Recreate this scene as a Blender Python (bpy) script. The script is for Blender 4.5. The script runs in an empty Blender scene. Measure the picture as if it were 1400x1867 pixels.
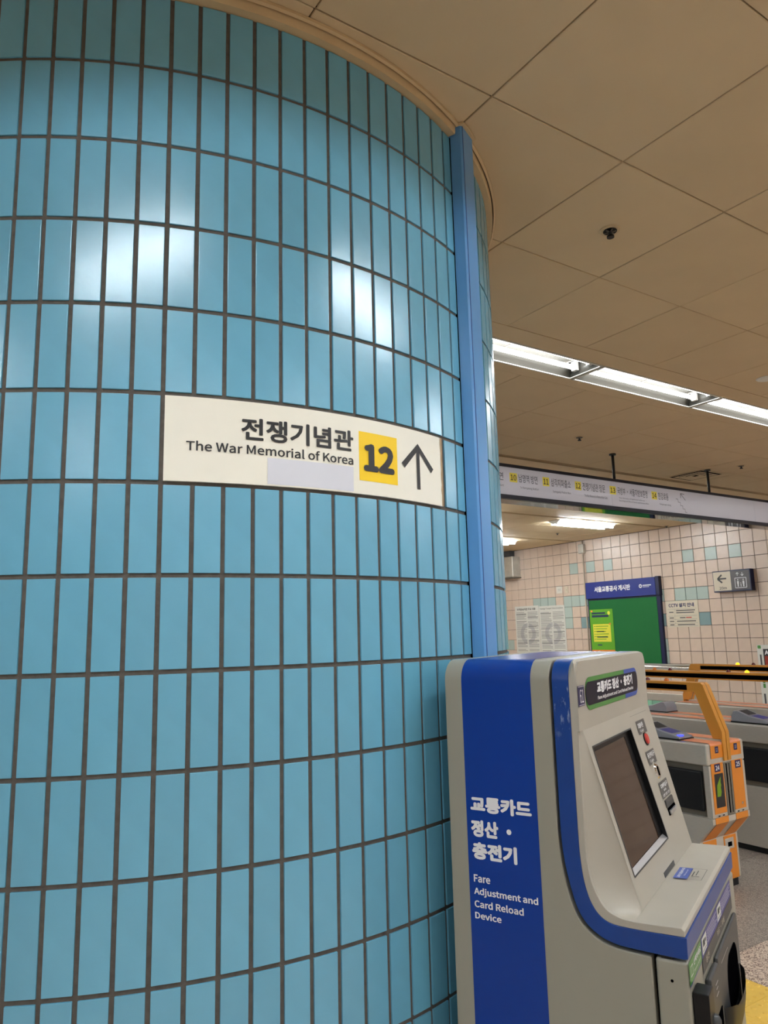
import bpy, bmesh, math, random
from math import sin, cos, pi, radians, sqrt
from mathutils import Vector, Matrix
random.seed(4)
SC = bpy.context.scene
COL = SC.collection

# ------------------------------------------------------------------ camera
# world: x runs along the ticket gates' row, y along the passage, z up; metres
EYE = 1.60
FPX, PITCH, ROLL, YAW = 1337.9, 0.1638, -0.0255, radians(33.5)
def _cam_axes():
    f = Vector((0, cos(PITCH), sin(PITCH))); r0 = Vector((1, 0, 0)); u0 = r0.cross(f)
    r = r0 * cos(ROLL) + u0 * sin(ROLL); u = -r0 * sin(ROLL) + u0 * cos(ROLL)
    R = Matrix.Rotation(-YAW, 3, 'Z')
    # old (X,Y) -> x = X cos + Y sin ; y = -X sin + Y cos
    return R @ r, R @ u, R @ f
CR, CU, CF = _cam_axes()
cam = bpy.data.cameras.new('camera'); camo = bpy.data.objects.new('camera', cam); COL.objects.link(camo)
camo.matrix_world = Matrix(((CR.x, CU.x, -CF.x, 0), (CR.y, CU.y, -CF.y, 0), (CR.z, CU.z, -CF.z, EYE), (0, 0, 0, 1)))
cam.sensor_fit = 'VERTICAL'; cam.sensor_height = 24.0; cam.sensor_width = 18.0
cam.lens = 24.0 * FPX / 1867.0; cam.clip_start = 0.05; cam.clip_end = 60
SC.camera = camo
def to_px(p):
    d = Vector(p) - Vector((0, 0, EYE)); z = d.dot(CF)
    if z < 0.05: return None
    return 700 + FPX * d.dot(CR) / z, 933.5 - FPX * d.dot(CU) / z
def in_view(p, m=60):
    q = to_px(p)
    return q is not None and -m < q[0] < 1400 + m and -m < q[1] < 1867 + m

# ------------------------------------------------------------------ light level
W = bpy.data.worlds.new('world'); SC.world = W; W.use_nodes = True
W.node_tree.nodes['Background'].inputs[0].default_value = (0.9, 0.93, 1.0, 1)
W.node_tree.nodes['Background'].inputs[1].default_value = 0.15
TUBE = 34.0          # emission of the fluorescent tubes
SC.view_settings.view_transform = 'Standard'; SC.view_settings.look = 'None'
SC.view_settings.exposure = 1.58; SC.view_settings.gamma = 1.0
SC.view_settings.use_curve_mapping = False

# ------------------------------------------------------------------ materials
def s2l(c): return tuple(((v / 255) / 12.92 if v / 255 <= 0.04045 else (((v / 255) + 0.055) / 1.055) ** 2.4) for v in c)
def mat(name, rgb, rough=0.5, metal=0.0, var=0.0, vscale=8.0, bump=0.0, bscale=60.0, emit=None, es=0.0, rand=0.0, spec=0.5, coat=0.0, stretch=None, trans=0.0):
    m = bpy.data.materials.new(name); m.use_nodes = True
    nt = m.node_tree; b = nt.nodes['Principled BSDF']; L = nt.links.new
    c = s2l(rgb)
    b.inputs['Base Color'].default_value = (*c, 1)
    b.inputs['Roughness'].default_value = rough; b.inputs['Metallic'].default_value = metal
    b.inputs['Specular IOR Level'].default_value = spec
    if coat: b.inputs['Coat Weight'].default_value = coat; b.inputs['Coat Roughness'].default_value = 0.08
    if trans: b.inputs['Transmission Weight'].default_value = trans
    if emit: b.inputs['Emission Color'].default_value = (*s2l(emit), 1); b.inputs['Emission Strength'].default_value = es
    tc = None
    if var or bump:
        tc = nt.nodes.new('ShaderNodeTexCoord'); mp = nt.nodes.new('ShaderNodeMapping')
        L(tc.outputs['Object'], mp.inputs[0])
        if stretch: mp.inputs['Scale'].default_value = stretch
    fac = None
    if var:
        n = nt.nodes.new('ShaderNodeTexNoise'); n.inputs['Scale'].default_value = vscale; n.inputs['Detail'].default_value = 4
        L(mp.outputs[0], n.inputs['Vector'])
        mr = nt.nodes.new('ShaderNodeMapRange'); mr.inputs['From Min'].default_value = 0.3; mr.inputs['From Max'].default_value = 0.7
        mr.inputs['To Min'].default_value = 1 - var; mr.inputs['To Max'].default_value = 1 + var
        L(n.outputs['Fac'], mr.inputs['Value']); fac = mr.outputs[0]
    if rand:
        oi = nt.nodes.new('ShaderNodeObjectInfo'); mr2 = nt.nodes.new('ShaderNodeMapRange')
        mr2.inputs['To Min'].default_value = 1 - rand; mr2.inputs['To Max'].default_value = 1 + rand
        L(oi.outputs['Random'], mr2.inputs['Value'])
        if fac:
            mu = nt.nodes.new('ShaderNodeMath'); mu.operation = 'MULTIPLY'; L(fac, mu.inputs[0]); L(mr2.outputs[0], mu.inputs[1]); fac = mu.outputs[0]
        else: fac = mr2.outputs[0]
    if fac:
        vm = nt.nodes.new('ShaderNodeVectorMath'); vm.operation = 'SCALE'; vm.inputs[0].default_value = c
        L(fac, vm.inputs['Scale']); L(vm.outputs[0], b.inputs['Base Color'])
    if bump:
        n2 = nt.nodes.new('ShaderNodeTexNoise'); n2.inputs['Scale'].default_value = bscale; n2.inputs['Detail'].default_value = 2
        bp = nt.nodes.new('ShaderNodeBump'); bp.inputs['Strength'].default_value = bump; bp.inputs['Distance'].default_value = 0.002
        L(mp.outputs[0], n2.inputs['Vector']); L(n2.outputs['Fac'], bp.inputs['Height']); L(bp.outputs[0], b.inputs['Normal'])
    return m
def granite(name, c1, c2, c3, scale=260.0, rough=0.35):
    m = bpy.data.materials.new(name); m.use_nodes = True
    nt = m.node_tree; b = nt.nodes['Principled BSDF']; L = nt.links.new
    tc = nt.nodes.new('ShaderNodeTexCoord'); v = nt.nodes.new('ShaderNodeTexVoronoi'); v.inputs['Scale'].default_value = scale
    L(tc.outputs['Object'], v.inputs['Vector'])
    sp = nt.nodes.new('ShaderNodeSeparateColor'); L(v.outputs['Color'], sp.inputs[0])
    r = nt.nodes.new('ShaderNodeValToRGB'); e = r.color_ramp.elements
    r.color_ramp.interpolation = 'CONSTANT'
    e[0].color = (*s2l(c1), 1); e[0].position = 0; e[1].color = (*s2l(c2), 1); e[1].position = 0.3
    x = r.color_ramp.elements.new(0.75); x.color = (*s2l(c3), 1)
    L(sp.outputs[0], r.inputs[0]); L(r.outputs[0], b.inputs['Base Color'])
    b.inputs['Roughness'].default_value = rough
    return m
M = {}
M['blue_tile'] = mat('blue_glazed_tile', (106, 174, 203), 0.23, var=0.03, vscale=14, bump=0.12, bscale=55, rand=0.04, spec=0.9)
M['grout'] = mat('dark_grout', (94, 88, 82), 0.9, var=0.15, vscale=60, bump=0.4, bscale=300)
M['trim'] = mat('cream_trim', (205, 180, 140), 0.5, var=0.04)
M['ceil'] = mat('cream_ceiling_panel', (214, 190, 152), 0.65, var=0.03, vscale=3, rand=0.02)
M['ceil_gap'] = mat('ceiling_void', (92, 82, 70), 0.8)
M['post'] = mat('blue_painted_metal', (98, 158, 216), 0.28, spec=0.6, bump=0.04, bscale=6)
M['sign_white'] = mat('cream_sign_vinyl', (240, 236, 222), 0.42, var=0.015, vscale=10)
M['sticker'] = mat('grey_patch_vinyl', (216, 217, 226), 0.4)
M['black'] = mat('black_print', (38, 38, 40), 0.5)
M['yellow'] = mat('yellow_print', (250, 208, 0), 0.45)
M['white'] = mat('white_print', (235, 235, 238), 0.5)
M['edge_wood'] = mat('worn_sign_edge', (176, 150, 118), 0.8)
M['grey_paint'] = mat('warm_grey_enamel', (154, 151, 138), 0.38, var=0.015, vscale=4, bump=0.03, bscale=200)
M['face_paint'] = mat('warm_silver_enamel', (176, 170, 158), 0.40, var=0.03, vscale=9, metal=0.0)
M['shelf_paint'] = M['face_paint']
M['royal'] = mat('royal_blue_vinyl', (0, 56, 148), 0.27, spec=0.4)
M['band'] = mat('scuffed_blue_plastic', (14, 62, 138), 0.3, var=0.08, vscale=20, bump=0.08, bscale=120)
def _scuff(m):
    nt = m.node_tree; L = nt.links.new; b = nt.nodes['Principled BSDF']; src = b.inputs['Base Color'].links[0].from_socket
    tc = nt.nodes.new('ShaderNodeTexCoord'); mp = nt.nodes.new('ShaderNodeMapping'); mp.inputs['Scale'].default_value = (1, 1, 0.35); L(tc.outputs['Object'], mp.inputs[0])
    n = nt.nodes.new('ShaderNodeTexNoise'); n.inputs['Scale'].default_value = 95; n.inputs['Detail'].default_value = 5; n.inputs['Roughness'].default_value = 0.65; L(mp.outputs[0], n.inputs['Vector'])
    r = nt.nodes.new('ShaderNodeMapRange'); r.inputs['From Min'].default_value = 0.56; r.inputs['From Max'].default_value = 0.70; L(n.outputs['Fac'], r.inputs['Value'])
    sp = nt.nodes.new('ShaderNodeSeparateXYZ'); L(tc.outputs['Object'], sp.inputs[0])
    z0 = nt.nodes.new('ShaderNodeMapRange'); z0.inputs['From Min'].default_value = 1.34; z0.inputs['From Max'].default_value = 1.43; L(sp.outputs['Z'], z0.inputs['Value'])
    z1 = nt.nodes.new('ShaderNodeMapRange'); z1.inputs['From Min'].default_value = 1.475; z1.inputs['From Max'].default_value = 1.465; L(sp.outputs['Z'], z1.inputs['Value'])
    m1 = nt.nodes.new('ShaderNodeMath'); m1.operation = 'MULTIPLY'; L(z0.outputs[0], m1.inputs[0]); L(z1.outputs[0], m1.inputs[1])
    m2 = nt.nodes.new('ShaderNodeMath'); m2.operation = 'MULTIPLY'; L(m1.outputs[0], m2.inputs[0]); L(r.outputs[0], m2.inputs[1])
    mx = nt.nodes.new('ShaderNodeMix'); mx.data_type = 'RGBA'; L(m2.outputs[0], mx.inputs['Factor']); L(src, mx.inputs['A']); mx.inputs['B'].default_value = (*s2l((150, 165, 195)), 1)
    L(mx.outputs['Result'], b.inputs['Base Color'])
_scuff(M['band'])
M['seam'] = mat('dark_seam', (5, 5, 7), 0.9, spec=0.0)
M['dark'] = mat('black_plastic', (15, 16, 18), 0.38, spec=0.35)
M['dark2'] = mat('charcoal_plastic', (64, 66, 68), 0.42)
M['glass'] = mat('dark_screen_glass', (58, 42, 34), 0.06, spec=0.6)
M['silver'] = mat('bright_strip', (190, 190, 192), 0.3, metal=0.6)
M['navy'] = mat('navy_plate', (34, 32, 84), 0.4)
M['pill_navy'] = mat('pill_navy', (6, 14, 40), 0.3, spec=0.15)
M['green_p'] = mat('green_print', (74, 142, 66), 0.3)
M['blue_p'] = mat('blue_print', (48, 84, 176), 0.3)
M['violet'] = mat('violet_blue_print', (54, 58, 140), 0.35)
M['plate'] = mat('grey_label_plate', (92, 90, 88), 0.4)
M['red'] = mat('red_button', (206, 62, 54), 0.35)
M['chrome'] = mat('chrome', (215, 215, 215), 0.12, metal=1.0)
M['steel'] = mat('brushed_steel', (214, 210, 202), 0.33, metal=0.6, var=0.05, vscale=30, stretch=(1, 1, 14))
M['steel_dk'] = mat('dull_steel', (128, 122, 112), 0.4, metal=0.4)
M['orange'] = mat('orange_enamel', (226, 138, 44), 0.38, var=0.02)
M['orange_arm'] = mat('ochre_orange_enamel', (206, 140, 52), 0.35)
M['salmon'] = mat('salmon_orange_top', (232, 148, 108), 0.3)
M['rubber'] = mat('dark_rubber', (20, 22, 26), 0.45, spec=0.35)
M['lens_dark'] = mat('unlit_red_lens', (92, 16, 26), 0.15, spec=0.8)
M['lens_amber'] = mat('unlit_amber_lens', (206, 110, 40), 0.15, spec=0.8)
M['lens_lit'] = mat('lit_amber_lens', (255, 190, 30), 0.2, emit=(255, 180, 20), es=1.2)
M['led_green'] = mat('green_led', (90, 120, 20), 0.5, emit=(110, 140, 20), es=0.12)
M['led_blue'] = mat('blue_led', (40, 50, 255), 0.4, emit=(30, 40, 255), es=2.5)
M['reader'] = mat('grey_reader_plastic', (140, 142, 150), 0.35)
M['wall'] = mat('pinkish_wall_tile', (214, 194, 178), 0.3, var=0.03, vscale=6, rand=0.03)
M['wall_aqua'] = mat('pale_aqua_tile', (176, 194, 188), 0.3, rand=0.04)
M['wall_teal'] = mat('teal_grey_tile', (128, 156, 160), 0.3)
M['wall_mint'] = mat('mint_tile', (140, 196, 168), 0.3, rand=0.03)
M['wall_grout'] = mat('brown_grout', (84, 74, 68), 0.9)
M['plaster'] = mat('cream_wall', (196, 182, 164), 0.7, var=0.04)
M['board_green'] = mat('green_felt', (12, 104, 48), 0.8, bump=0.2, bscale=400)
M['board_blue'] = mat('blue_header', (34, 50, 132), 0.35)
M['board_frame'] = mat('navy_frame', (10, 22, 66), 0.4)
M['paper'] = mat('white_paper', (218, 218, 212), 0.7)
M['print_grey'] = mat('pale_grey_print', (150, 150, 148), 0.8)
M['print_mid'] = mat('dark_grey_print', (84, 84, 84), 0.8)
M['poster_green'] = mat('poster_green', (96, 168, 38), 0.5)
M['poster_yellow'] = mat('poster_yellow', (226, 222, 74), 0.5)
M['poster_navy'] = mat('poster_navy', (30, 56, 92), 0.5)
M['poster_orange'] = mat('poster_orange', (232, 130, 60), 0.5)
M['notice'] = mat('cream_notice', (216, 206, 186), 0.5)
M['grey_sign'] = mat('grey_sign_half', (86, 82, 84), 0.4)
M['lightbox'] = mat('lightbox_face', (190, 190, 200), 0.25, emit=(222, 222, 240), es=0.03)
M['lb_frame'] = mat('navy_lightbox_frame', (16, 20, 38), 0.35, spec=0.3)
M['lb_under'] = mat('glossy_black_underside', (30, 32, 38), 0.05, metal=0.75)
M['lb_ink'] = mat('translucent_ink', (46, 44, 50), 0.5)
M['lb_yellow'] = mat('lightbox_yellow', (214, 198, 60), 0.4, emit=(240, 220, 70), es=0.04)
M['rod'] = mat('black_rod', (26, 26, 28), 0.4)
M['tube'] = mat('fluorescent_tube', (255, 255, 255), 0.4, emit=(240, 249, 255), es=TUBE)
M['tube_row'] = mat('fluorescent_tube_dimmed', (255, 255, 255), 0.4, emit=(246, 250, 255), es=7.0)  # same kind of tube, emission turned down so the fittings don't wash out
M['housing'] = mat('white_enamel_housing', (226, 224, 216), 0.35)
M['reflector'] = mat('darkened_grey_reflector', (106, 103, 95), 0.4)  # base colour darkened to offset tube glare and keep the tubes distinct
M['box_metal'] = mat('mottled_silver_box', (186, 182, 172), 0.35, var=0.18, vscale=6, metal=0.4)
M['floor_grey'] = granite('grey_granite', (112, 104, 98), (150, 140, 130), (182, 170, 158), 240)
M['floor_light'] = granite('pink_speckled_granite', (120, 96, 84), (206, 186, 168), (226, 210, 194), 170)
M['tactile'] = mat('yellow_tactile', (232, 190, 84), 0.55, var=0.05, vscale=12)

# ------------------------------------------------------------------ mesh helpers
class MB:
    def __init__(s): s.v = []; s.f = []
    def add(s, vs, fs):
        n = len(s.v); s.v += [tuple(p) for p in vs]; s.f += [tuple(i + n for i in f) for f in fs]; return s
    def box(s, x0, x1, y0, y1, z0, z1, T=None):
        vs = [(x, y, z) for x in (x0, x1) for y in (y0, y1) for z in (z0, z1)]
        if T: vs = [T(*p) for p in vs]
        return s.add(vs, [(0, 1, 3, 2), (4, 6, 7, 5), (0, 4, 5, 1), (2, 3, 7, 6), (0, 2, 6, 4), (1, 5, 7, 3)])
    def prism(s, poly, w0, w1, T):
        n = len(poly); vs = [T(u, v, w0) for u, v in poly] + [T(u, v, w1) for u, v in poly]
        return s.add(vs, [tuple(range(n))[::-1], tuple(range(n, 2 * n))] + [(i, (i + 1) % n, n + (i + 1) % n, n + i) for i in range(n)])
    def cyl(s, a, b, r, n=12, r2=None, caps=True):
        a = Vector(a); b = Vector(b); d = (b - a).normalized()
        t = Vector((0, 0, 1)) if abs(d.z) < 0.9 else Vector((1, 0, 0))
        u = d.cross(t).normalized(); w = d.cross(u); r2 = r if r2 is None else r2
        vs = [a + (u * cos(2 * pi * i / n) + w * sin(2 * pi * i / n)) * r for i in range(n)] + [b + (u * cos(2 * pi * i / n) + w * sin(2 * pi * i / n)) * r2 for i in range(n)]
        fs = [(i, (i + 1) % n, n + (i + 1) % n, n + i) for i in range(n)]
        if caps: fs += [tuple(range(n))[::-1], tuple(range(n, 2 * n))]
        return s.add(vs, fs)
    def dome(s, c, r, h, n=12, k=4, up=1, T=None):
        vs = []; fs = []
        for j in range(k):
            a = pi / 2 * j / k
            for i in range(n): vs.append((c[0] + r * cos(a) * cos(2 * pi * i / n), c[1] + r * cos(a) * sin(2 * pi * i / n), c[2] + up * h * sin(a)))
        vs.append((c[0], c[1], c[2] + up * h))
        for j in range(k - 1):
            for i in range(n): fs.append((j * n + i, j * n + (i + 1) % n, (j + 1) * n + (i + 1) % n, (j + 1) * n + i))
        for i in range(n): fs.append(((k - 1) * n + i, (k - 1) * n + (i + 1) % n, k * n))
        fs.append(tuple(range(n))[::-1])
        if T: vs = [T(*p) for p in vs]
        return s.add(vs, fs)
    def grid(s, rows, close=False):
        n = len(rows[0]); vs = [p for r in rows for p in r]; fs = []
        for j in range(len(rows) - 1):
            for i in range(n - 1): fs.append((j * n + i, j * n + i + 1, (j + 1) * n + i + 1, (j + 1) * n + i))
        return s.add(vs, fs)
def mesh_from(name, mb, m, bevel=0.0, seg=2, sharp=35):
    me = bpy.data.meshes.new(name); me.from_pydata(mb.v, [], mb.f)
    bm = bmesh.new(); bm.from_mesh(me)
    bmesh.ops.recalc_face_normals(bm, faces=bm.faces)
    if bevel:
        es = [e for e in bm.edges if len(e.link_faces) == 2 and e.calc_face_angle(0) > radians(25)]
        bmesh.ops.bevel(bm, geom=es, offset=bevel, segments=seg, profile=0.5, affect='EDGES', clamp_overlap=True)
    for f in bm.faces: f.smooth = bool(bevel) or len(f.verts) < 7
    for e in bm.edges:
        if len(e.link_faces) != 2 or e.calc_face_angle(0) > radians(sharp): e.smooth = False
    bm.to_mesh(me); bm.free()
    if m is not None: me.materials.append(m)
    if bevel: me['wn'] = 1
    return me
def link(name, me, parent=None):
    o = bpy.data.objects.new(name, me); COL.objects.link(o)
    if parent: o.parent = parent
    if me is not None and me.get('wn'):
        w = o.modifiers.new('weighted', 'WEIGHTED_NORMAL'); w.keep_sharp = True; w.weight = 100
    return o
def obj(name, mb, m, parent=None, **k): return link(name, mesh_from(name, mb, m, **k), parent)
def thing(name, label, cat, loc=(0, 0, 0), rz=0.0, group=None):
    o = bpy.data.objects.new(name, None); COL.objects.link(o); o.location = loc; o.rotation_euler = (0, 0, rz)
    o.empty_display_size = 0.1; o['label'] = label; o['category'] = cat
    if group: o['group'] = group
    return o
def tag(o, label, cat, group=None):
    o['label'] = label; o['category'] = cat
    if group: o['group'] = group
    return o
def struct(name, mb, m, parent=None, **k):
    o = obj(name, mb, m, parent, **k)
    if not parent: o['kind'] = 'structure'
    return o
def stuff(o): o['kind'] = 'stuff'; return o
try:
    import os
    _d = os.path.join(bpy.utils.resource_path('LOCAL'), 'datafiles', 'fonts', 'Noto Sans CJK Regular.woff2')
    FONT = bpy.data.fonts.load(_d) if os.path.exists(_d) else None
except Exception: FONT = None
def text(s, rect, F, m, parent, bold=0.0, name='lettering', d=0.0012, shear=0.0):
    """flat lettering fitted into rect (u0,u1,v0,v1) of the surface F(u,v,d)"""
    cu = bpy.data.curves.new(name, 'FONT'); cu.body = s; cu.resolution_u = 3
    if FONT: cu.font = FONT
    to = bpy.data.objects.new(name, cu); COL.objects.link(to)
    dg = bpy.context.evaluated_depsgraph_get(); me = bpy.data.meshes.new_from_object(to.evaluated_get(dg))
    bpy.data.objects.remove(to); bpy.data.curves.remove(cu)
    xs = [v.co.x for v in me.vertices]; ys = [v.co.y for v in me.vertices]
    x0, x1, y0, y1 = min(xs), max(xs), min(ys), max(ys); u0, u1, v0, v1 = rect
    pts = [(v.co.x, v.co.y) for v in me.vertices]; fs = [tuple(p.vertices) for p in me.polygons]
    bpy.data.meshes.remove(me)
    bold *= 0.55
    mb = MB(); shifts = [(0, 0)] if bold <= 0 else [(bold * q * cos(k * pi / 4), bold * q * sin(k * pi / 4)) for q in ((1, 0.5) if bold > 0.02 else (1,)) for k in range(8)] + [(0, 0)]
    b = max(bold, 0); x0 -= b; x1 += b; y0 -= b; y1 += b
    for k, (sx, sy) in enumerate(shifts):
        mb.add([F(u0 + (x + sx - x0) / (x1 - x0) * (u1 - u0), v0 + (y + sy - y0) / (y1 - y0) * (v1 - v0), d + 0.00001 * k) for x, y in pts], fs)
    me = bpy.data.meshes.new(name); me.from_pydata(mb.v, [], mb.f); me.materials.append(m)
    return link(name, me, parent)
def patch(rect, F, m, parent, name, d=0.0006, nu=1, nv=1, poly=None):
    mb = MB()
    if poly: mb.add([F(u, v, d) for u, v in poly], [tuple(range(len(poly)))])
    else:
        u0, u1, v0, v1 = rect
        mb.grid([[F(u0 + (u1 - u0) * i / nu, v0 + (v1 - v0) * j / nv, d) for i in range(nu + 1)] for j in range(nv + 1)])
    return obj(name, mb, m, parent)
def lines(rects, F, m, parent, name='fine_print', d=0.001):
    mb = MB()
    for (u0, u1, v0, v1) in rects: mb.add([F(u0, v0, d), F(u1, v0, d), F(u1, v1, d), F(u0, v1, d)], [(0, 1, 2, 3)])
    o = obj(name, mb, m, parent)
    if len(rects) > 1: stuff(o)
    return o

# ------------------------------------------------------------------ room shell
RX0, RX1, RY0, RY1, H = -6.5, 10.5, -6.5, 12.6, 3.2
floor = struct('floor', MB().box(RX0, RX1, RY0, RY1, -0.06, -0.012), M['grout'])
ceil = struct('ceiling', MB().box(RX0, RX1, RY0, RY1, H + 0.11, H + 0.16), M['ceil_gap'])
wall_b = struct('wall_back', MB().box(RX1 + 0.012, RX1 + 0.12, RY0, RY1, 0, H + 0.11), M['wall_grout'])
struct('wall_left', MB().box(RX0, RX1, RY1, RY1 + 0.1, 0, H + 0.11), M['plaster'])
struct('wall_right', MB().box(RX0, RX1, RY0 - 0.1, RY0, 0, H + 0.11), M['plaster'])
struct('wall_front', MB().box(RX0 - 0.1, RX0, RY0, RY1, 0, H + 0.11), M['plaster'])

# ceiling panels: separate boards on the measured grid, light troughs left open
xj = [1.402 + 0.605 * k for k in range(-13, 16)]
ROWS = [(0.0, -0.6), (-0.6, -1.2), (-1.2, -1.8), (-2.5, -3.1), (-3.1, -3.7), (-3.7, -4.3), (-4.3, -4.9), (-5.6, -6.45)]
ROWS = [(b, a) for a, b in ROWS] + [(0.86, 1.467), (1.467, 2.088), (2.088, 2.709), (3.235, 3.80), (3.80, 4.385), (4.385, 4.895),
        (4.965, 5.57), (5.57, 6.18), (6.18, 6.79), (6.79, 7.38), (7.44, 8.06), (8.06, 8.72), (8.72, 9.36), (9.42, 10.05), (10.05, 10.7), (10.7, 11.3), (11.3, 11.9), (11.9, 12.5)]
TROUGH = [(-2.5, -1.8), (0.0, 0.86), (2.709, 3.235), (-5.6, -4.9)]
panel_cache = {}
def panel_mesh(sx, sy):
    k = (round(sx, 3), round(sy, 3))
    if k not in panel_cache:
        panel_cache[k] = mesh_from('ceiling_panel', MB().box(-sx / 2, sx / 2, -sy / 2, sy / 2, 0, 0.012), M['ceil'], bevel=0.002, seg=1)
    return panel_cache[k]
cands = []
VENT = (7.1, 4.61)
for (y0, y1) in ROWS:
    for i in range(len(xj) - 1):
        a, b = max(xj[i], RX0), min(xj[i + 1], RX1)
        if b - a < 0.05: continue
        cx, cy = (a + b) / 2, (y0 + y1) / 2
        cands.append((cx, cy, b - a - 0.005, y1 - y0 - 0.005))
vis = sorted([c for c in cands if in_view((c[0], c[1], H), 150)], key=lambda c: c[0] ** 2 + c[1] ** 2)[:290]
rest = [c for c in cands if c not in vis]
for c in vis:
    o = link('panel', panel_mesh(c[2], c[3]), ceil); o.location = (c[0], c[1], H + random.uniform(0, 0.0015))
mb = MB()
for c in rest: mb.box(c[0] - c[2] / 2, c[0] + c[2] / 2, c[1] - c[3] / 2, c[1] + c[3] / 2, H, H + 0.012)
stuff(obj('panel_field', mb, M['ceil'], ceil))

# light rows: each recessed twin-tube fixture is a thing; cream strips beside them belong to the ceiling
FX = {2.995: [(2.30 + 1.262 * k) for k in range(0, 7)] + [-0.66 - 1.262 * k for k in (1, 2, 3)],
      0.35: [-3.45, -0.95, 1.55, 4.05, 6.55], -2.15: [-3.5, -1.0, 1.5, 4.0, 6.5, 8.2], -5.25: [-3.5, -1.0, 1.5, 4.0, 6.5]}
FL, FW = 1.245, 0.27
def strip_boxes(mb, x0, x1, y0, y1, fy, starts):
    g = 0.0025
    mb.box(x0, x1, y0 + g, fy - FW / 2 - 0.004, H, H + 0.012); mb.box(x0, x1, fy + FW / 2 + 0.004, y1 - g, H, H + 0.012)
    xs = sorted(starts); cur = x0
    for s in xs:
        if s - 0.004 > cur: mb.box(cur, s - 0.004, fy - FW / 2 - 0.004, fy + FW / 2 + 0.004, H, H + 0.012)
        cur = s + FL + 0.004
    if cur < x1: mb.box(cur, x1, fy - FW / 2 - 0.004, fy + FW / 2 + 0.004, H, H + 0.012)
fix_meshes = {}
def fixture_meshes():
    x0, x1, y = 0.0, FL, FW / 2; t = 0.004; top = 0.10
    hb = MB()
    # sloped reflector + ends + rim
    hb.prism([(-y, 0), (-y + 0.035, top), (y - 0.035, top), (y, 0), (y - t, 0), (y - 0.035 - t, top - t), (-y + 0.035 + t, top - t), (-y + t, 0)], x0, x1, lambda u, v, w: (w, u, v))
    hb.box(x0, x0 + t, -y, y, 0, top); hb.box(x1 - t, x1, -y, y, 0, top)
    rim = MB(); r = 0.012
    rim.box(x0 - 0.001, x1 + 0.001, -y - 0.001, -y + r, -0.004, 0.001); rim.box(x0 - 0.001, x1 + 0.001, y - r, y + 0.001, -0.004, 0.001)
    rim.box(x0 - 0.001, x0 + r, -y, y, -0.004, 0.001); rim.box(x1 - r, x1 + 0.001, -y, y, -0.004, 0.001)
    tb = MB().cyl((0.05, 0, 0), (FL - 0.05, 0, 0), 0.0145, 10)
    sk = MB().box(-0.014, 0.014, -0.018, 0.018, -0.02, 0.04)
    br = MB().box(-0.003, 0.003, -y + 0.03, y - 0.03, 0.065, 0.072)
    return [('reflector', mesh_from('reflector', hb, M['reflector'])), ('rim', mesh_from('rim', rim, M['housing'])),
            ('tube', mesh_from('tube', tb, M['tube'])), ('lamp_holder', mesh_from('lamp_holder', sk, M['housing'])), ('bracket', mesh_from('bracket', br, M['steel_dk']))]
FM = dict(fixture_meshes())
tube2 = FM['tube'].copy(); tube2.materials[0] = M['tube_row']
def fixture(x, y, label, group, z=H, twin=True):
    t = thing('ceiling_light', label, 'ceiling light', (x, y, z), 0, group)
    link('reflector', FM['reflector'], t); link('rim', FM['rim'], t)
    for s in (-0.06, 0.06):
        a = link('tube', tube2 if y > 2 else FM['tube'], t); a.location = (0, s, 0.045)
        for x_ in (0.03, FL - 0.03): b = link('lamp_holder', FM['lamp_holder'], t); b.location = (x_, s, 0.045)
    for x_ in (0.10, FL / 2, FL - 0.10): b = link('bracket', FM['bracket'], t); b.location = (x_, 0, 0)
    return t
strips = MB()
seen_lab = {0: 'recessed twin-tube ceiling light partly hidden by the blue column, leftmost of the bright row',
            1: 'recessed twin-tube ceiling light in the middle of the bright row, nothing hiding it',
            2: 'recessed twin-tube ceiling light cut by the right edge of the photo'}
for (ty0, ty1), fy in zip(TROUGH, (-2.15, 0.35, 2.995, -5.25)):
    st = FX[fy]; strip_boxes(strips, RX0, RX1, ty0, ty1, fy, st)
    for s in st:
        if fy == 2.995:
            k = round((s - 2.30) / 1.262)
            if k >= 3 or k < 0: lab = 'recessed twin-tube ceiling light out of frame, continuing the row above the gates'; g = 'ceiling lights continuing the row'
            else: lab = seen_lab[k]; g = 'twin-tube lights in the bright row'
        else: lab = 'recessed twin-tube ceiling light behind the viewpoint'; g = 'ceiling lights behind the viewpoint'
        fixture(s, fy, lab, g)
obj('light_trough_strip', strips, M['ceil'], ceil)
# slot diffuser lines in the ceiling along the row joints
for y in (4.93, 7.41, 9.39):
    obj('slot', MB().box(RX0, RX1, y - 0.028, y - 0.02, H - 0.004, H + 0.02).box(RX0, RX1, y + 0.02, y + 0.028, H - 0.004, H + 0.02), M['trim'], ceil)
# surface mounted fittings further back
def surf_light(x, y, label, group=None):
    t = thing('surface_light', label, 'ceiling light', (x, y, H), 0, group)
    obj('housing', MB().prism([(-0.12, 0), (-0.05, -0.05), (0.05, -0.05), (0.12, 0)], 0, 1.24, lambda u, v, w: (w, u, v)), M['housing'], t)
    for s in (-0.085, 0.085): obj('tube', MB().cyl((0.04, s, -0.045), (1.2, s, -0.045), 0.0145, 10), M['tube'], t)
    return t
surf_light(8.1, 7.64, 'white surface-mounted twin-tube light beyond the hanging sign, above the notice board')
surf_light(8.1, 9.86, 'small bright tube light peeking out beside the column, far back on the ceiling')
for x in (5.4, 2.7, 0.0): surf_light(x, 7.64, 'surface-mounted tube light hidden behind the column', 'tube lights hidden behind the column')
for x in (5.4, 2.7, 0.0): surf_light(x, 9.86, 'surface-mounted tube light far back, hidden behind the column', 'far tube lights hidden behind the column')

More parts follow.
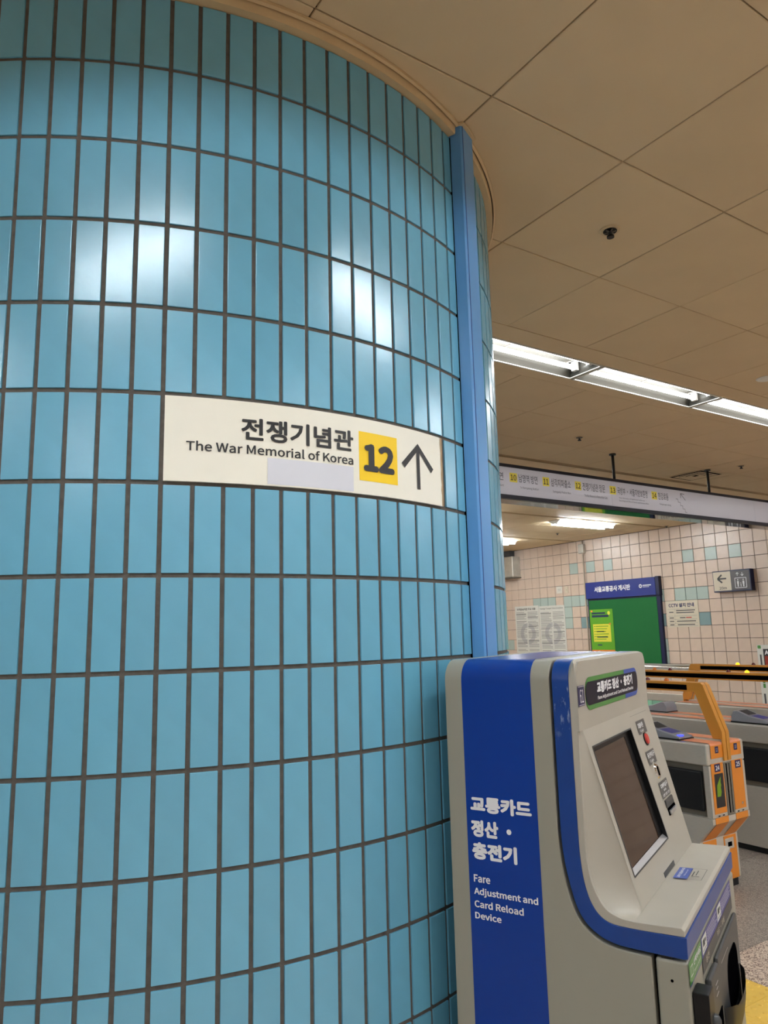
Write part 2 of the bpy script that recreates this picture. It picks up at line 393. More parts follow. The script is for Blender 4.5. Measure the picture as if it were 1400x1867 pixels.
# ------------------------------------------------------------------ back wall tiles
ACC = {}
for b in (-9.6, -9.2, -8.8, -7.2, -6.8, -6.4): ACC[(round(-b * 5) - 1, 13)] = 'wall_aqua'
for b in (-10.6, -10.4, -10.2, -9.8, -9.6, -9.4, -7.8, -7.4, -7.2, -7.0): ACC[(round(-b * 5) - 1, 10)] = 'wall_aqua'
ACC[(round(9.8 * 5) - 1, 9)] = 'wall_aqua'; ACC[(round(9.8 * 5) - 1, 8)] = 'wall_aqua'
ACC[(round(9.4 * 5) - 1, 8)] = 'wall_teal'; ACC[(round(7.8 * 5) - 1, 8)] = 'wall_teal'; ACC[(round(7.0 * 5) - 1, 8)] = 'wall_teal'
ACC[(round(11.4 * 5) - 1, 6)] = 'wall_aqua'; ACC[(round(7.8 * 5) - 1, 5)] = 'wall_aqua'; ACC[(round(7.8 * 5) - 1, 6)] = 'wall_aqua'; ACC[(round(8.6 * 5) - 1, 4)] = 'wall_aqua'
tm = {}
def wall_tile_mesh(key):
    if key not in tm: tm[key] = mesh_from('tile', MB().box(0, 0.012, -0.097, 0.097, -0.097, 0.097), M[key], bevel=0.003, seg=1)
    return tm[key]
wt = []
for i in range(-30, 63):
    for j in range(0, 16):
        y, z = 0.2 * i + 0.1, 0.2 * j + 0.1
        key = ACC.get((i, j), 'wall_mint' if j <= 1 and y > 3 else 'wall')
        wt.append((y, z, key))
near = [w for w in wt if in_view((RX1, w[0], w[1]), 5) and 5.8 < w[0] < 11.4 and w[1] > 0.55]
near = sorted(near, key=lambda w: w[0])[:298]
ns = set(near)
for (y, z, k) in near:
    o = link('tile', wall_tile_mesh(k), wall_b); o.location = (RX1, y, z)
for key in ('wall', 'wall_mint', 'wall_aqua', 'wall_teal'):
    mb = MB()
    for (y, z, k) in wt:
        if k == key and (y, z, k) not in ns: mb.box(RX1, RX1 + 0.012, y - 0.097, y + 0.097, z - 0.097, z + 0.097)
    if mb.v: stuff(obj('tile_field', mb, M[key], wall_b))

# ------------------------------------------------------------------ floor
def floor_slab(x0, x1, y0, y1, m):
    o = obj('slab', MB().box(x0 + 0.0015, x1 - 0.0015, y0 + 0.0015, y1 - 0.0015, -0.02, 0), m, floor, bevel=0.001, seg=1)
TX0 = 2.756
for iy in range(-2, 9):
    for ix in range(-2, 13):
        x0, y0 = 3.356 + 0.81 * (ix - 2), 2.35 + 0.81 * iy
        if x0 > RX1: continue
        xx1 = min(x0 + 0.81, RX1); yy1 = y0 + 0.81
        if y0 > 2.3: floor_slab(x0, xx1, y0, yy1, M['floor_grey'])
        elif ix >= 2: floor_slab(x0, xx1, y0, yy1, M['floor_light'])
stuff(obj('slab_field', MB().box(RX0, 1.736, 0.73, RY1, -0.02, -0.0005).box(1.736, RX1, 9.64, RY1, -0.02, -0.0005)
          .box(RX0, TX0, RY0, 0.728, -0.02, -0.0005).box(1.738, TX0 - 0.002, 0.73, 2.348, -0.02, -0.0005)
          .box(3.358, RX1, RY0, 0.728, -0.02, -0.0005), M['floor_light'], floor))
tt = MB().box(-0.149, 0.149, -0.149, 0.149, -0.02, 0.0)
for i in range(6):
    for j in range(6): tt.dome((-0.125 + 0.05 * i, -0.125 + 0.05 * j, 0.0), 0.0125, 0.005, n=8, k=2)
ttm = mesh_from('tactile_tile', tt, M['tactile'])
for ix in range(2):
    for iy in range(6):
        o = link('tactile_tile', ttm, floor); o.location = (TX0 + 0.15 + 0.3 * ix, 2.33 - 0.15 - 0.3 * iy, 0.001)
obj('joint_filler', MB().box(TX0, 3.356, 2.33, 2.35, -0.02, -0.001), M['floor_light'], floor)

# ------------------------------------------------------------------ round column
S = 0.205
CC = Vector((0.855, 2.803)); RR = 1.2726
def _cc():
    X, Y = -4.0675 * S, 13.7057 * S
    return Vector((X * cos(YAW) + Y * sin(YAW), -X * sin(YAW) + Y * cos(YAW)))
CC = _cc()
def th2(th): return th - pi / 2 - YAW          # measured angle -> world azimuth
def CP(th, r, z): a = th2(th); return (CC.x + r * cos(a), CC.y + r * sin(a), z)
T0, DT, Z0 = 0.006, 0.0534, EYE + S * 6.6625
column = thing('tiled_column', 'thick round column clad in upright sky-blue glazed tiles', 'column', (CC.x, CC.y, 0))
def cl(p): return (p[0] - CC.x, p[1] - CC.y, p[2])
mb = MB(); n = 120
for z0, z1, r in ((0, H - 0.001, RR - 0.0042),):
    vs = [(r * cos(2 * pi * i / n), r * sin(2 * pi * i / n), z) for z in (z0, z1) for i in range(n)]
    mb.add(vs, [(i, (i + 1) % n, n + (i + 1) % n, n + i) for i in range(n)])
obj('grout_core', mb, M['grout'], column)
THP0, THP1 = 1.005, 1.0757
JW = 0.0098
tw, thh = RR * DT - JW, S - JW
def tile_verts(w, h, th, z):
    a = th2(th); er = Vector((cos(a), sin(a), 0)); et = Vector((-sin(a), cos(a), 0)); c = er * (RR - 0.010)
    return er, et, c
def ctile_mesh(w, h):
    k = ('ct', round(w, 4), round(h, 4))
    if k not in tm:
        tm[k] = mesh_from('tile', MB().box(-0.010, 0, -w / 2, w / 2, -h / 2, h / 2), M['blue_tile'], bevel=0.0016, seg=2)
    return tm[k]
big = []; bulk = MB()
def bulk_tile(th, w, z, h):
    a = th2(th); c0, s0 = cos(a), sin(a)
    bulk.box(RR - 0.010, RR, -w / 2, w / 2, z - h / 2, z + h / 2, T=lambda x, y, zz: (x * c0 - y * s0, x * s0 + y * c0, zz))
nind = 0
for r in range(-1, 15):
    zt = Z0 - S * r; zc = zt - S / 2; h = thh
    if r == -1: zc = (Z0 + 3.162) / 2 + 0.002; h = 3.162 - Z0 - 0.006
    if zc - h / 2 < 0.02: zb = 0.01; h = zc + h / 2 - zb; zc = zb + h / 2
    if h < 0.01: continue
    # left of the blue post: columns of tiles counted from the seam c=0
    for c in range(-42, 19):
        a0, a1 = T0 + DT * c, T0 + DT * (c + 1)
        w = tw
        if c == 18: a1 = THP0 + 0.006; w = RR * (a1 - a0) - JW
        if r == 4 and 5 <= c <= 16: continue
        th = (a0 + a1) / 2
        if c >= -2 and r <= 10 and nind < 262:
            o = link('tile', ctile_mesh(w, h), column); a = th2(th)
            o.location = (RR * cos(a), RR * sin(a), zc); o.rotation_euler = (random.uniform(-.002, .002), random.uniform(-.0025, .0025), a + random.uniform(-.003, .003)); nind += 1
        else: bulk_tile(th, w, zc, h)
    c = 0
    while THP1 + DT * (c + 1) < 2 * pi + T0 - DT * 42:
        th = THP1 + DT * (c + 0.5)
        if 0 <= c <= 3 and 1 <= r <= 7:
            o = link('tile', ctile_mesh(tw, h), column); a = th2(th)
            o.location = (RR * cos(a), RR * sin(a), zc); o.rotation_euler = (0, 0, a)
        else: bulk_tile(th, tw, zc, h)
        c += 1
stuff(obj('tile_field', bulk, M['blue_tile'], column))
# curved cream trim under the ceiling (stops at the post)
def ring(th0, th1, prof, nseg):
    mb = MB(); rows = []
    for i in range(nseg + 1):
        th = th0 + (th1 - th0) * i / nseg; a = th2(th)
        rows.append([(r * cos(a), r * sin(a), z) for r, z in prof + prof[:1]])
    mb.grid(rows)
    for rw in (rows[0], rows[-1]): mb.add(rw[:-1], [tuple(range(len(prof)))])
    return mb
prof = [(RR - 0.01, 3.163), (RR + 0.022, 3.163), (RR + 0.024, 3.170), (RR + 0.024, 3.1985), (RR - 0.01, 3.1985)]
obj('ceiling_trim', ring(THP0 - 2.3, THP0 - 0.004, prof, 60), M['trim'], column)
obj('ceiling_trim', ring(THP1 + 0.01, THP1 + 3.0, prof, 70), M['trim'], column)
prof2 = [(RR + 0.029, 3.186), (RR + 0.036, 3.190), (RR + 0.036, 3.1985), (RR + 0.029, 3.1985)]
for q0, q1 in ((THP0 - 2.3, THP0 - 0.004), (THP1 + 0.01, THP1 + 3.0)):
    obj('shadow_gap', ring(q0, q1, [(RR + 0.023, 3.1945), (RR + 0.030, 3.1945), (RR + 0.030, 3.1988), (RR + 0.023, 3.1988)], 60), M['ceil_gap'], column)  # solid dark-coloured ring stands in for the shade in the crevice
obj('ceiling_bead', ring(THP0 - 2.3, THP0 - 0.004, prof2, 60), M['trim'], column)
obj('ceiling_bead', ring(THP1 + 0.01, THP1 + 3.0, prof2, 70), M['trim'], column)
# blue metal post cover standing proud of the tiles
thm = (THP0 + THP1) / 2; a = th2(thm); er = Vector((cos(a), sin(a))); et = Vector((-sin(a), cos(a)))
def PT(u, v, w): p = er * (RR + v) + et * u; return (p.x, p.y, w)
pp = [(-0.045, -0.03), (-0.045, 0.036), (-0.039, 0.042), (0.039, 0.042), (0.045, 0.036), (0.045, -0.03)]
obj('post_cover', MB().prism(pp, 0.0, 3.197, PT), M['post'], column, sharp=30)
obj('post_seam', MB().prism([(-0.0475, -0.004), (-0.0475, 0.001), (-0.045, 0.001), (-0.045, -0.004)], 0.0, 3.16, PT), M['seam'], column)
obj('post_fold', MB().prism([(-0.0395, 0.0415), (-0.0385, 0.0428), (-0.0365, 0.0428), (-0.0365, 0.0415)], 0.0, 3.19, PT), M['band'], column)
obj('sealant', MB().prism([(-0.052, 0.0), (-0.05, 0.05), (-0.01, 0.056), (0.05, 0.05), (0.054, 0.0)], 3.190, 3.1985, PT), M['trim'], column, bevel=0.003)

# sign on the column
def SF(th, z, d): return cl(CP(th, RR + 0.004 + d, z))
sg = thing('direction_sign', 'long cream sign bent round the blue column, war memorial text, yellow 12 and up arrow', 'sign', (CC.x, CC.y, 0))
s0, s1, sz0, sz1 = 0.2768, 0.899, 1.9445, 2.1405
mb = MB(); N = 48
rows = []
for i in range(N + 1):
    th = s0 + (s1 - s0) * i / N
    e = 0.0
    rows.append([cl(CP(th, RR - 0.006, sz0)), cl(CP(th, RR + 0.004, sz0)), cl(CP(th, RR + 0.004, sz1)), cl(CP(th, RR - 0.006, sz1)), cl(CP(th, RR - 0.006, sz0))])
mb.grid(rows); mb.add(rows[0][:4], [(0, 1, 2, 3)]); mb.add(rows[-1][:4], [(0, 1, 2, 3)])
obj('plate', mb, M['sign_white'], sg)
random.seed(9)
for k in (0,):   # worn strip along the right end
    pts = []; 
    for i in range(14): pts.append((s1 - 0.0032 - random.uniform(0, 0.0022), sz0 + (sz1 - sz0) * i / 13))
    mb = MB(); rows = [[SF(u, v, 0.0008), SF(s1 + 0.0022, v, 0.0008)] for u, v in pts]; mb.grid(rows)
    obj('worn_edge', mb, M['edge_wood'], sg)
text('전쟁기념관', (0.4103, 0.6386, 2.048, 2.102), SF, M['black'], sg, bold=0.018)
text('The War Memorial of Korea', (0.314, 0.6378, 2.0150, 2.0388), SF, M['black'], sg, bold=0.012)
patch((0.459, 0.638, 1.9477, 2.0105), SF, M['sticker'], sg, 'sticker', nu=16)
patch((0.652, 0.7515, 1.9792, 2.1058), SF, M['yellow'], sg, 'number_square', nu=10)
text('12', (0.6625, 0.742, 2.0045, 2.077), SF, M['black'], sg, bold=0.035, d=0.0018)
def arrow_poly(F, cx, z0, z1, hw, hh, t, ku, d, m, parent):
    """up arrow: stem and two slanted strokes; ku converts metres to u"""
    w = t / 2; k = hh / hw; e = t * 0.95
    P = [(-w, z0), (w, z0), (w, z1 - e * 1.5 - w * k), (hw - t * 0.5, z1 - hh - e * 0.6), (hw + t * 0.35, z1 - hh + e * 0.45), (0, z1),
         (-hw - t * 0.35, z1 - hh + e * 0.45), (-hw + t * 0.5, z1 - hh - e * 0.6), (-w, z1 - e * 1.5 - w * k)]
    mb = MB().add([F(cx + u * ku, v, d) for u, v in P], [tuple(range(len(P)))])
    return obj('arrow', mb, m, parent)
arrow_poly(SF, 0.8145, 1.9785, 2.1043, 0.060, 0.067, 0.0125, 1 / RR, 0.0014, M['black'], sg)

# ------------------------------------------------------------------ fare adjustment machine
mach = thing('fare_machine', 'grey and blue fare adjustment and card reload machine standing against the blue column', 'ticket machine', (1.1433, 1.4752, 0), radians(-32) - YAW)
MW, MH = 0.648, 1.53
def curve_pts(ps, n=6):
    """Catmull-Rom through ps"""
    out = []
    for i in range(len(ps) - 1):
        p0 = ps[max(i - 1, 0)]; p1 = ps[i]; p2 = ps[i + 1]; p3 = ps[min(i + 2, len(ps) - 1)]
        for k in range(n):
            t = k / n
            out.append(tuple(0.5 * ((2 * p1[j]) + (-p0[j] + p2[j]) * t + (2 * p0[j] - 5 * p1[j] + 4 * p2[j] - p3[j]) * t * t + (-p0[j] + 3 * p1[j] - 3 * p2[j] + p3[j]) * t ** 3) for j in range(2)))
    out.append(ps[-1]); return out
gapc = curve_pts([(0.268, 1.16), (0.272, 1.10), (0.284, 1.035), (0.303, 0.985), (0.336, 0.954), (0.381, 0.940), (0.450, 0.937)])
bout = curve_pts([(0.275, 1.16), (0.279, 1.105), (0.291, 1.043), (0.309, 0.993), (0.341, 0.962), (0.384, 0.948), (0.455, 0.945)])
binn = curve_pts([(0.314, 1.16), (0.3155, 1.107), (0.321, 1.06), (0.333, 1.022), (0.352, 0.997), (0.380, 0.986), (0.433, 0.984)])
ridg = curve_pts([(0.3285, 1.16), (0.329, 1.11), (0.336, 1.065), (0.350, 1.032), (0.366, 1.012), (0.392, 1.001), (0.42, 0.998)])
def MT(u, v, w): return (u, w, v)      # (depth, height, along width)
def extr(name, poly, m, t0=0.0, t1=MW, rtop=0.05, bev=0.0, parent=None):
    mb = MB().prism(poly, t0, t1, MT); me = bpy.data.meshes.new(name); me.from_pydata(mb.v, [], mb.f)
    bm = bmesh.new(); bm.from_mesh(me); bmesh.ops.recalc_face_normals(bm, faces=bm.faces)
    if rtop:
        es = [e for e in bm.edges if all(abs(v.co.z - MH) < 1e-5 for v in e.verts) and abs(e.verts[0].co.y - e.verts[1].co.y) < 1e-6]
        if es: bmesh.ops.bevel(bm, geom=es, offset=rtop, segments=8, profile=0.5, affect='EDGES')
    if bev:
        es = [e for e in bm.edges if len(e.link_faces) == 2 and e.calc_face_angle(0) > radians(40)]
        bmesh.ops.bevel(bm, geom=es, offset=bev, segments=3, profile=0.5, affect='EDGES')
    for f in bm.faces: f.smooth = True
    for e in bm.edges:
        if len(e.link_faces) != 2 or e.calc_face_angle(0) > radians(32): e.smooth = False
    bm.to_mesh(me); bm.free(); me.materials.append(m); me['wn'] = 1
    return link(name, me, parent or mach)
cab = extr('cabinet', [(0, 0.0), (0.450, 0.0)] + gapc[::-1] + [(0.268, MH), (0, MH)], M['grey_paint'], bev=0.003)
extr('seam_filler', [(0.22, 0.01), (0.454, 0.01), (0.454, 0.94)] + [(a + 0.003, b + 0.003) for a, b in gapc[::-1]] + [(0.272, 1.505), (0.22, 1.505)], M['seam'], 0.026, MW - 0.026, 0)
extr('blue_band', bout[::1] + [(0.515, 0.944), (0.521, 0.946), (0.522, 0.986)] + binn[::-1] + [(0.314, MH), (0.275, MH)], M['band'], -0.002, MW + 0.002, 0.05, 0.0015)
extr('door_rim', binn + [(0.519, 0.986), (0.519, 0.9965), (0.513, 1.0015), (0.44, 0.9985)] + ridg[::-1] + [(0.3285, MH - 0.008), (0.321, MH), (0.314, MH)], M['face_paint'], -0.001, MW + 0.001, 0.05, 0.0012)
extr('lower_door', [(0.457, 0.0), (0.518, 0.0), (0.520, 0.938), (0.457, 0.938)], M['grey_paint'], 0.0, MW, 0, 0.006)
# royal blue stripe over side, top and other side
st = MB(); R5 = 0.05; o_ = 0.0007; path = [(-o_, 0.02), (-o_, MH - R5)]
for k in range(1, 9): a = pi - pi / 2 * k / 8; path.append((R5 + (R5 + o_) * cos(a), MH - R5 + (R5 + o_) * sin(a)))
path2 = [(MW - u, v) for u, v in path][::-1]
allp = path + path2
st.grid([[(s_, u, v) for u, v in allp] for s_ in (0.046, 0.2235)])
obj('blue_stripe', st, M['royal'], mach)
def MS(u, v, d): return (u, -d, v)     # left side face
K = M['white']
text('교통카드', (0.057, 0.2095, 1.179, 1.2155), MS, K, mach, bold=0.036)
text('정산 ·', (0.0565, 0.158, 1.124, 1.162), MS, K, mach, bold=0.036)
text('충전기', (0.057, 0.169, 1.0745, 1.1125), MS, K, mach, bold=0.036)
text('Fare', (0.058, 0.0995, 1.0238, 1.0405), MS, K, mach, bold=0.02)
text('Adjustment and', (0.0575, 0.2135, 0.993, 1.0125), MS, K, mach, bold=0.02)
text('Card Reload', (0.0572, 0.178, 0.969, 0.985), MS, K, mach, bold=0.02)
text('Device', (0.0575, 0.123, 0.9445, 0.9595), MS, K, mach, bold=0.02)
# header face and sloping screen face
US, HF, BF, BH = 0.3325, 1.374, 0.4215, 0.9985
def FUp(u, v, d): return (US + d, u, v)
sl = sqrt((BF - US) ** 2 + (HF - BH) ** 2); nx, nz = (HF - BH) / sl, (BF - US) / sl
def FLo(u, v, d):  # v = distance down the slope from the fold
    return (US + (BF - US) * v / sl + nx * d, u, HF - (HF - BH) * v / sl + nz * d)
# header panel: flush rounded slab
def rrect(u0, u1, v0, v1, r, n=5):
    P = []
    for (cx, cy, a0) in ((u1 - r, v1 - r, 0), (u0 + r, v1 - r, 90), (u0 + r, v0 + r, 180), (u1 - r, v0 + r, 270)):
        for k in range(n + 1): a = radians(a0 + 90 * k / n); P.append((cx + r * cos(a), cy + r * sin(a)))
    return P
hp = [p for p in rrect(-0.001, MW + 0.001, HF - 0.001, MH - 0.004, 0.035) if p[1] > HF + 0.08]
hp = [(MW + 0.001, HF)] + hp + [(-0.001, HF)]
obj('header_panel', MB().prism(hp, 0.3255, US, lambda u, v, w: (w, u, v)), M['face_paint'], mach, sharp=25)
# screen panel with an opening
TL, TR = 0.052, MW           # left border follows the cheek edge
def edge_l(v): k = min(max(v / sl, 0), 1); return 0.022 + 0.042 * k ** 0.8
sv0, sv1 = 0.040, 0.322; su0t, su1t, su0b, su1b = 0.052, 0.394, 0.080, 0.428
mb = MB()
o4 = [(edge_l(0), 0), (MW, 0), (MW, sl), (edge_l(sl), sl)]
i4 = [(su0t, sv0), (su1t, sv0), (su1b, sv1), (su0b, sv1)]
vs = [FLo(u, v, 0) for u, v in o4] + [FLo(u, v, 0) for u, v in i4] + [FLo(u, v, -0.0118) for u, v in i4]
mb.add(vs, [(0, 1, 5, 4), (1, 2, 6, 5), (2, 3, 7, 6), (3, 0, 4, 7)])
# body behind: right side wall of the wedge
mb.add([(US, MW, HF), (BF, MW, BH), (0.30, MW, BH), (0.30, MW, HF)], [(0, 1, 2, 3)])
obj('screen_panel', mb, M['face_paint'], mach)
for nm, (a_, b_), m_ in (('bezel_top', (0, 1), M['dark']), ('bezel_right', (1, 2), M['dark']), ('bezel_bottom', (2, 3), M['silver']), ('bezel_left', (3, 0), M['dark'])):
    A_, B_ = i4[a_], i4[b_]
    obj(nm, MB().add([FLo(*A_, 0.0008), FLo(*B_, 0.0008), FLo(*B_, -0.0115), FLo(*A_, -0.0115)], [(0, 1, 2, 3)]), m_, mach)
cu_ = [(sum(p[0] for p in i4) / 4), (sum(p[1] for p in i4) / 4)]
def grow(f): return [(cu_[0] + (u - cu_[0]) * f, cu_[1] + (v - cu_[1]) * f) for u, v in i4]
g0, g1 = grow(1.012), grow(0.985)
mb = MB(); mb.add([FLo(*p, 0.001) for p in g0] + [FLo(*p, 0.001) for p in g1], [(i, (i + 1) % 4, 4 + (i + 1) % 4, 4 + i) for i in range(4)])
obj('screen_gasket', mb, M['dark2'], mach)
obj('screen', MB().add([FLo(*p, -0.0112) for p in grow(1.0)], [(0, 1, 2, 3)]), M['glass'], mach)
obj('screen_inner_frame', MB().add([FLo(su1t - 0.042, sv0, -0.0105), FLo(su1t, sv0, -0.0105), FLo(su1b, sv1, -0.0105), FLo(su1b - 0.036, sv1, -0.0105)], [(0, 1, 2, 3)]), M['dark'], mach)
obj('screen_inner_frame', MB().add([FLo(su0t, sv0, -0.0102), FLo(su1t, sv0, -0.0102), FLo(su1t, sv0 + 0.014, -0.0102), FLo(su0t + 0.001, sv0 + 0.014, -0.0102)], [(0, 1, 2, 3)]), M['dark'], mach)
obj('screen_ledge', MB().add([FLo(su0b, sv1 - 0.010, -0.010), FLo(su1b, sv1 - 0.012, -0.010), FLo(su1b, sv1, 0.0005), FLo(su0b, sv1, 0.0005)], [(0, 1, 2, 3)]), M['silver'], mach)
# cheek: concave surface between rim ridge and the left edge of the screen face
ridge_full = [(0.3285, HF + 0.0), (0.3285, 1.30), (0.3285, 1.23)] + ridg
rows = []; NR = len(ridge_full)
import bisect
cum = [0]
for i in range(1, NR): cum.append(cum[-1] + sqrt((ridge_full[i][0] - ridge_full[i - 1][0]) ** 2 + (ridge_full[i][1] - ridge_full[i - 1][1]) ** 2))
for i, (s_, h_) in enumerate(ridge_full):
    f = cum[i] / cum[-1]; v = sl * min(1, f * 1.0)
    q = Vector(FLo(edge_l(v), v, 0)); p = Vector((s_, 0.010, h_)); row = []
    for k in range(7):
        t = k / 6; x = p.lerp(q, t); ease = sin(pi * t) * 0.010 * min(1, f * 3)
        x.y += ease * 0.4; row.append(tuple(x))
    rows.append(row)
mb = MB(); mb.grid(rows); obj('cheek', mb, M['face_paint'], mach, sharp=60)
# label pill, number plate
patch(None, FUp, M['green_p'], mach, 'pill_green', 0.0012, poly=rrect(0.056, 0.538, 1.4125, 1.487, 0.030))
patch(None, FUp, M['blue_p'], mach, 'pill_blue', 0.0016, poly=[(0.39, 1.4125), (0.39, 1.487)][::-1] + [p for p in rrect(0.30, 0.538, 1.4125, 1.487, 0.030) if p[0] > 0.45][:12] if False else [(0.40, 1.487), (0.40, 1.4125)] + sorted([p for p in rrect(0.30, 0.538, 1.4125, 1.487, 0.030) if p[0] > 0.45], key=lambda p: p[1]))
patch(None, FUp, M['pill_navy'], mach, 'pill_face', 0.002, poly=rrect(0.056, 0.538, 1.4235, 1.4765, 0.022))
text('교통카드 정산 · 충전기', (0.142, 0.478, 1.445, 1.4725), FUp, K, mach, bold=0.04, d=0.0028)
text('Fare Adjustment and Card Reload Device', (0.145, 0.482, 1.4285, 1.4395), FUp, K, mach, bold=0.02, d=0.0028)
patch((-0.008 + 0.008, 0.047, 1.427, 1.472), FUp, M['navy'], mach, 'number_plate', 0.0012)
text('61', (0.011, 0.037, 1.434, 1.464), FUp, K, mach, bold=0.0, d=0.002)
lines([(0.003, 0.044, 1.4695, 1.4705), (0.003, 0.044, 1.429, 1.430)], FUp, K, mach, 'number_plate_line', 0.002)
# right-hand controls on the slope (v measured from fold)
def plate(u0, u1, v0, v1, nm='label_plate', notch=True):
    um = (u0 + u1) / 2; w = 0.014
    poly = [(u0, v0), (u1, v0), (u1, v1)] + ([(um + w, v1), (um, v1 - w * 0.7), (um - w, v1)] if notch else []) + [(u0, v1)]
    return patch(None, FLo, M['plate'], mach, nm, 0.001, poly=poly)
def vt(s, u0, u1, v0, v1, m=K, b=0.02): return text(s, (u0, u1, v0, v1), lambda u, v, d: FLo(u, v0 + v1 - v, d), m, mach, bold=b, d=0.0018)
plate(0.456, 0.548, 0.030, 0.066); vt('호출버튼', 0.464, 0.52, 0.036, 0.050); vt('Call', 0.474, 0.512, 0.054, 0.060)
c_ = Vector(FLo(0.507, 0.082, 0)); nn = Vector((nx, 0, nz))
obj('button_ring', MB().cyl(c_, c_ + nn * 0.003, 0.0175, 24), M['dark'], mach)
obj('call_button', MB().cyl(c_ + nn * 0.002, c_ + nn * 0.007, 0.0145, 24, 0.013), M['red'], mach)
plate(0.462, 0.552, 0.112, 0.148); vt('동전투입구', 0.468, 0.546, 0.117, 0.130); vt('Coin', 0.48, 0.52, 0.135, 0.142)
c_ = Vector(FLo(0.522, 0.170, 0))
obj('coin_slot', MB().cyl(c_, c_ + nn * 0.004, 0.021, 20, 0.018), M['chrome'], mach)
obj('coin_opening', MB().box(-0.0025, 0.0025, -0.012, 0.012, 0, 0.001, T=lambda x, y, z: tuple(Vector(FLo(0.522 + x, 0.170 + y, 0.0045 + z)))), M['seam'], mach)
plate(0.490, 0.590, 0.198, 0.240, notch=False); vt('지폐투입구', 0.500, 0.580, 0.204, 0.216); vt('Bill', 0.525, 0.553, 0.219, 0.224); vt('1천 5천 1만', 0.50, 0.58, 0.229, 0.236)
rd = MB(); LB = lambda x, y, z: FLo(x, y, z)
obj('bill_slot', MB().box(0.500, 0.585, 0.244, 0.264, 0, 0.004, T=LB), M['dark2'], mach, bevel=0.001)
obj('bill_mouth', MB().box(0.508, 0.590, 0.266, 0.284, 0.0, 0.003, T=LB), M['seam'], mach)
obj('bill_tray', MB().prism([(0, 0), (0.0, 0.006), (0.010, 0.003), (0.010, 0)], 0.512, 0.586, lambda u, v, w: FLo(w, 0.272 + u, v + 0.003)), M['silver'], mach)
obj('receipt_slot', MB().box(0.300, 0.414, 0.372, 0.383, 0.0, 0.0012, T=LB), M['dark2'], mach)
# thin seam above the control column
lines([(0.42, 0.60, 0.0125, 0.0132)], FLo, M['plate'], mach, 'panel_line', 0.0006)
# smudges on the lower corner
# shelf sticker
def SH(u, v, d): return (v, u, 1.0003 + (v - 0.44) * 0.04 + d)
patch((0.312, 0.402, 0.436, 0.468), SH, M['blue_p'], mach, 'shelf_label', 0.0008)
text('교통카드를 올려주세요', (0.318, 0.396, 0.443, 0.451), lambda u, v, d: SH(0.318 + 0.396 - u, v, d) if False else SH(u, 0.894 - v, d), K, mach, 0.02, d=0.0014)
text('Place your card', (0.335, 0.385, 0.456, 0.461), lambda u, v, d: SH(u, 0.917 - v, d), K, mach, 0.01, d=0.0014)
lines([(0.312, 0.402, 0.4995, 0.5005), (0.312, 0.313, 0.468, 0.5), (0.401, 0.402, 0.468, 0.5)], SH, M['print_mid'], mach, 'label_outline', 0.0008)
text('①', (0.345, 0.37, 0.475, 0.494), lambda u, v, d: SH(u, 0.969 - v, d), M['print_mid'], mach, 0.0, name='pictogram', d=0.0012) if False else lines([(0.335, 0.338, 0.474, 0.492), (0.335, 0.375, 0.474, 0.4765), (0.345, 0.385, 0.482, 0.484)], SH, M['print_mid'], mach, 'pictogram', 0.0012)
# lower front: printed strip, trays
def FR(u, v, d): return (0.5205 + d, u, v)
patch((0.0, 0.135, 0.896, 0.9375), FR, M['green_p'], mach, 'green_label')
text('선택하세요', (0.045, 0.125, 0.918, 0.931), FR, K, mach, 0.02); text('Please select', (0.045, 0.125, 0.905, 0.911), FR, K, mach, 0.0)
lines([(0.012, 0.034, 0.926, 0.928), (0.012, 0.034, 0.908, 0.910), (0.012, 0.014, 0.908, 0.928), (0.032, 0.034, 0.908, 0.928)], FR, K, mach, 'pictogram', 0.0014)
patch((0.0, 0.135, 0.8935, 0.896), FR, M['violet'], mach, 'label_underline')
patch((0.137, 0.575, 0.867, 0.9375), FR, M['violet'], mach, 'instruction_strip')
for u0 in (0.145, 0.352):
    patch((u0, u0 + 0.055, 0.902, 0.934), FR, M['paper'], mach, 'instruction_picture', 0.0012)
    lines([(u0 + 0.01, u0 + 0.032, 0.915, 0.928), (u0 + 0.036, u0 + 0.045, 0.918, 0.926), (u0 + 0.006, u0 + 0.048, 0.907, 0.9085)], FR, M['print_mid'], mach, 'picture_drawing', 0.0016)
rr = []
for u0, u1 in ((0.208, 0.342), (0.415, 0.565)):
    for k in range(5): rr.append((u0, u1 - 0.012 * (k % 3), 0.929 - 0.0055 * k, 0.9305 - 0.0055 * k))
lines(rr, FR, M['sticker'], mach, 'fine_print', 0.0012)
patch((0.137, 0.575, 0.867, 0.897), FR, M['dark2'], mach, 'tray_header', 0.001)
text('동전', (0.175, 0.215, 0.876, 0.890), FR, M['notice'], mach, 0.0, d=0.0016); text('카드 · 지폐', (0.33, 0.44, 0.876, 0.890), FR, M['notice'], mach, 0.0, d=0.0016)
obj('card_tray', MB().box(0.5205, 0.534, 0.148, 0.250, 0.60, 0.855), M['dark2'], mach, bevel=0.006)
obj('card_tray_mouth', MB().box(0.530, 0.5355, 0.165, 0.240, 0.62, 0.77), M['seam'], mach)
text('◇', (0.185, 0.215, 0.80, 0.83), lambda u, v, d: (0.5345 + d, u, v), M['sticker'], mach, 0.0, name='card_mark') if False else lines([(0.185, 0.215, 0.83, 0.832), (0.19, 0.21, 0.82, 0.822), (0.185, 0.215, 0.808, 0.81)], lambda u, v, d: (0.5345 + d, u, v), M['sticker'], mach, 'card_mark', 0.0005)
obj('change_panel', MB().box(0.5205, 0.530, 0.262, 0.578, 0.64, 0.857), M['dark2'], mach, bevel=0.008)
